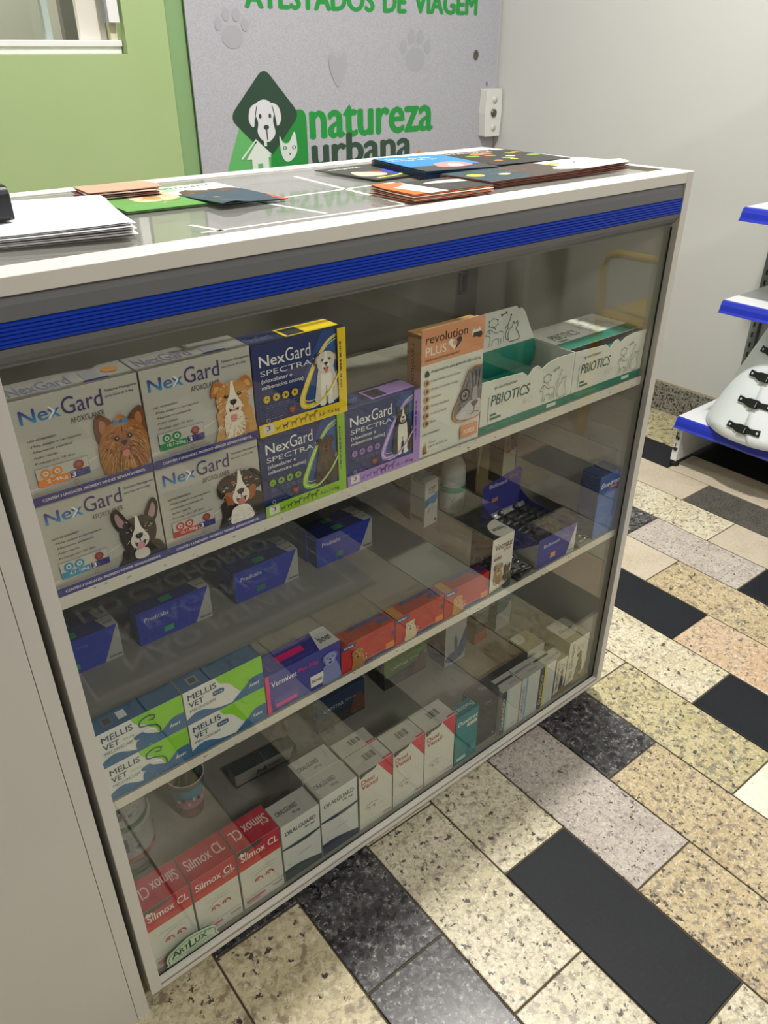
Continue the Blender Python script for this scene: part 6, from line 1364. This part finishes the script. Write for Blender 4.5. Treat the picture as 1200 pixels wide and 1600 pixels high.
# ------------------------------------------------------------ gondola shelving
def gondola():
    t = empty('gondola_shelving', (2.2, 0.0, 0)); tag(t, 'white metal shop shelving with blue price rails against the right wall', 'shelving')
    W = mat('#dfe2e6', 0.35, 0, 0.03, 10); BL = mat('#1f2fb0', 0.3, 0, 0.05, 15); GR = mat('#6f7576', 0.45); SL = MB()
    off = (-2.2, 0, 0)
    def part(name, m, p=None, bev=0): 
        return m.build(name, p or t, off if p is None else None, bevel=bev)
    # uprights with slots
    for y in (0.492, -0.480):
        m = MB(); m.box(2.352, 2.388, y-0.013, y+0.013, 0.0, 1.7, GR); u = part('upright', m)
        m = MB()
        for k in range(48):
            z = 0.10+k*0.033
            m.box(2.3505, 2.3519, y-0.003, y+0.003, z, z+0.016, M_BLACK); m.box(2.362, 2.368, y+0.0131, y+0.0136, z, z+0.016, M_BLACK)
        m.build('slots', u)['kind'] = 'stuff'
    m = MB(); m.box(2.370, 2.376, -0.466, 0.478, 0.16, 1.65, mat('#9da2a4', 0.5)); part('back_panel', m)
    for y in (0.500, -0.486):
        m = MB(); m.extrude([(2.030, 0.020), (2.350, 0.020), (2.350, 0.150), (2.045, 0.140), (2.036, 0.12)], y-0.012, y+0.008, W, 'y'); b = part('base_foot', m, None, 0.001)
        m = MB(); r = random.Random(3)
        for k in range(9):
            z = r.uniform(0.03, 0.13); m.box(2.0290, 2.0300, y-0.010+r.uniform(0, 0.01), y-0.004+r.uniform(0, 0.01), z, z+r.uniform(0.003, 0.010), mat('#4a4238', 0.8))
        m.build('paint_chips', b)['kind'] = 'stuff'
        m = MB(); m.lathe([(0.014, 0), (0.015, 0.004), (0.013, 0.016), (0.006, 0.0195)], M_RUB, 18, (2.045, y-0.002, 0)); m.build('levelling_foot', b)
    def shelf(y1, zt, xf, nm):
        m = MB(); m.box(xf+0.012, 2.349, -0.478, y1, zt-0.003, zt, W); m.box(xf+0.012, 2.349, y1-0.003, y1, zt-0.030, zt-0.003, W); m.box(xf+0.012, xf+0.018, -0.478, y1-0.003, zt-0.030, zt-0.003, W)
        s = part('shelf', m, None, 0.0006)
        m = MB(); m.extrude([(xf+0.0115, zt+0.001), (xf+0.004, zt-0.001), (xf-0.001, zt-0.012), (xf-0.004, zt-0.026), (xf-0.008, zt-0.032), (xf-0.004, zt-0.034), (xf+0.0115, zt-0.032)], -0.478, y1-0.002, BL, 'y'); m.build('price_rail', s)
        m = MB(); m.extrude([(xf+0.0115, zt-0.001), (xf+0.003, zt-0.002), (xf-0.003, zt-0.020), (xf-0.011, zt-0.034), (xf+0.010, zt-0.034)], y1-0.0018, y1+0.0008, mat('#8f9496', 0.4), 'y'); m.build('rail_end', s)
        for k in range(3): 
            pass
        if zt > 0.3:
            m = MB(); m.extrude([(xf+0.03, zt-0.006), (2.349, zt-0.006), (2.349, zt-0.060), (2.30, zt-0.050), (xf+0.04, zt-0.018)], y1-0.006, y1-0.0035, W, 'y'); m.build('bracket', s)
    shelf(0.510, 0.171, 2.019, 'base'); shelf(0.446, 0.551, 2.019, 'mid'); shelf(0.444, 0.801, 2.019, 'top'); shelf(0.444, 1.15, 2.019, 'upper')
gondola()

# ------------------------------------------------------------ recovery collar
def collar():
    cx, cy, z0 = 2.172, 0.276, 0.1725
    t = empty('recovery_collar', (cx, cy, z0)); tag(t, 'white plastic recovery cone for pets with black buckles, on the lowest blue-edged shelf', 'pet collar')
    W = mat('#e2e8ee', 0.28, 0, 0.02, 8); H = 0.325; R0, R1 = 0.193, 0.070
    rr = lambda z: R0+(R1-R0)*z/H
    m = MB(); n = 64; rows = []
    for i in range(13):
        z = H*i/12; rows.append([((rr(z))*math.cos(2*math.pi*j/n), rr(z)*math.sin(2*math.pi*j/n), z+0.004) for j in range(n)])
    m.grid(rows, W, True, True)
    o = m.build('cone', t); o.modifiers.new('s', 'SOLIDIFY').thickness = 0.0012
    # overlapping end of the sheet, standing proud of the cone
    m = MB(); A0, A1 = math.radians(177), math.radians(320); rows = []
    for i in range(13):
        z = H*i/12; cut = math.radians(10)*max(0, 1-i/1.5)
        rows.append([((rr(z)+0.0022)*math.cos(A0+cut+(A1-A0-cut)*j/24), (rr(z)+0.0022)*math.sin(A0+cut+(A1-A0-cut)*j/24), z+0.004) for j in range(25)])
    m.grid(rows, W, True); o = m.build('overlap_flap', t); o.modifiers.new('s', 'SOLIDIFY').thickness = 0.0012
    B = mat('#101114', 0.4)
    slope = (R0-R1)/H
    for k, z in enumerate((0.040, 0.112, 0.184, 0.250, 0.300)):
        R2 = rr(z)+0.003; ac = A0
        def P(s, dz, out):   # s along the girth in metres, dz up the cone
            a = ac+s/R2; q = rr(z+dz)+0.003+out
            return (q*math.cos(a), q*math.sin(a), z+dz+0.004+out*0.3)
        m = MB()
        def slab(s0, s1, h0, h1, o0, o1, n=6):
            ra = []
            for i in range(n+1):
                s = s0+(s1-s0)*i/n; hh = h0+(h1-h0)*i/n
                ra.append([P(s, -hh, o0), P(s, hh, o0), P(s, hh, o1), P(s, -hh, o1)])
            m.grid(ra, B, False, True); m.face(ra[0], B); m.face(ra[-1][::-1], B)
        slab(-0.050, -0.026, 0.0085, 0.0075, 0, 0.0025); slab(-0.026, -0.014, 0.0075, 0.011, 0, 0.004)
        o = m_ = None
        slab(-0.012, 0.014, 0.0115, 0.0115, 0, 0.008); slab(0.014, 0.020, 0.011, 0.008, 0, 0.005); slab(0.020, 0.052, 0.0070, 0.0090, 0, 0.0025)
        b = m.build('buckle', t)
        e = MB(); w2 = mat('#c9ccd0', 0.3)
        for s in (-0.041, 0.044):
            q = [P(s+0.0032*math.cos(a*0.6283), 0.0032*math.sin(a*0.6283), 0.0028) for a in range(10)]; e.face(q, w2)
        e.build('rivet', b)
        e = MB(); e.face([P(0.0095, -0.008, 0.0083), P(0.0105, -0.008, 0.0083), P(0.0115, 0.006, 0.0083), P(0.0105, 0.006, 0.0083)], w2); e.build('latch_line', b)
collar()

# ------------------------------------------------------------ things seen in the glass reflections
def chair():
    t = empty('plastic_armchair', (2.192, -0.620, 0), math.radians(90)); tag(t, 'yellow plastic armchair by the right wall, seen reflected in the cabinet glass', 'chair')
    Y = mat('#d9b02a', 0.4); x0, x1, y1, y0 = -0.195, 0.085, 0.205, -0.205
    m = MB(); n = 8
    rows = [[(x0+(x1-x0)*i/n, y0+(y1-y0)*j/n, 0.430-0.018*math.sin(math.pi*j/n)*math.sin(math.pi*i/n)+0.004) for j in range(n+1)] for i in range(n+1)]
    m.grid(rows, Y, True); o = m.build('seat', t); o.modifiers.new('s', 'SOLIDIFY').thickness = -0.022
    for sx in (x0+0.01, x1-0.01):
        for sy in (y0+0.012, y1-0.012):
            m = MB(); dx = -0.012 if sx < 0 else 0.02; m.tube([(sx, sy, 0.425), (sx+dx, sy, 0.0)], 0.017, Y, 12); m.build('leg', t)
    for sy in (y0+0.010, y1-0.010):
        m = MB(); m.tube([(x0+0.008, sy, 0.44), (x0+0.002, sy, 0.58), (x0+0.012, sy, 0.612), (x0+0.045, sy, 0.625), (0.04, sy, 0.628), (x1+0.005, sy, 0.640)], 0.013, Y, 12); m.build('armrest', t)
    m = MB(); rows = [[(x1-0.006+0.030*i/8+0.01*math.sin(math.pi*j/8), y0+0.01+(y1-y0-0.02)*j/8, 0.44+0.36*i/8-(0.03*abs(j-4)/4 if i == 8 else 0)) for j in range(9)] for i in range(9)]
    m.grid(rows, Y, True); o = m.build('backrest', t); o.modifiers.new('s', 'SOLIDIFY').thickness = 0.012
chair()
def doormat():
    x0, x1, y0, y1 = 0.12, 0.88, -1.06, -0.572
    m = MB(); m.box(x0, x1, y0, y1, 0.0, 0.008, mat('#8a8c8d', 0.8, 0, 0.1, 300)); o = m.build('doormat', bevel=0.002); tag(o, 'grey doormat with white lettering in front of the cabinet, seen reflected in its glass', 'doormat')
    F = Face((x0, y0, 0.0084), (x1-x0, 0, 0), (0, y1-y0, 0), 0.0001); C = '#bdbdb8'
    F.line([(0.065, 0.07), (0.935, 0.07), (0.935, 0.93), (0.065, 0.93), (0.065, 0.05)], 0.012, C)
    F.text('NÃO REPARE', 0.185, 0.735, 0.82, 0.875, C, 0.05); F.text('A BAGUNÇA', 0.20, 0.49, 0.80, 0.63, C, 0.05); F.text('DO CACHORRO', 0.16, 0.26, 0.84, 0.385, C, 0.05)
    F.build('mat_lettering', o)
doormat()
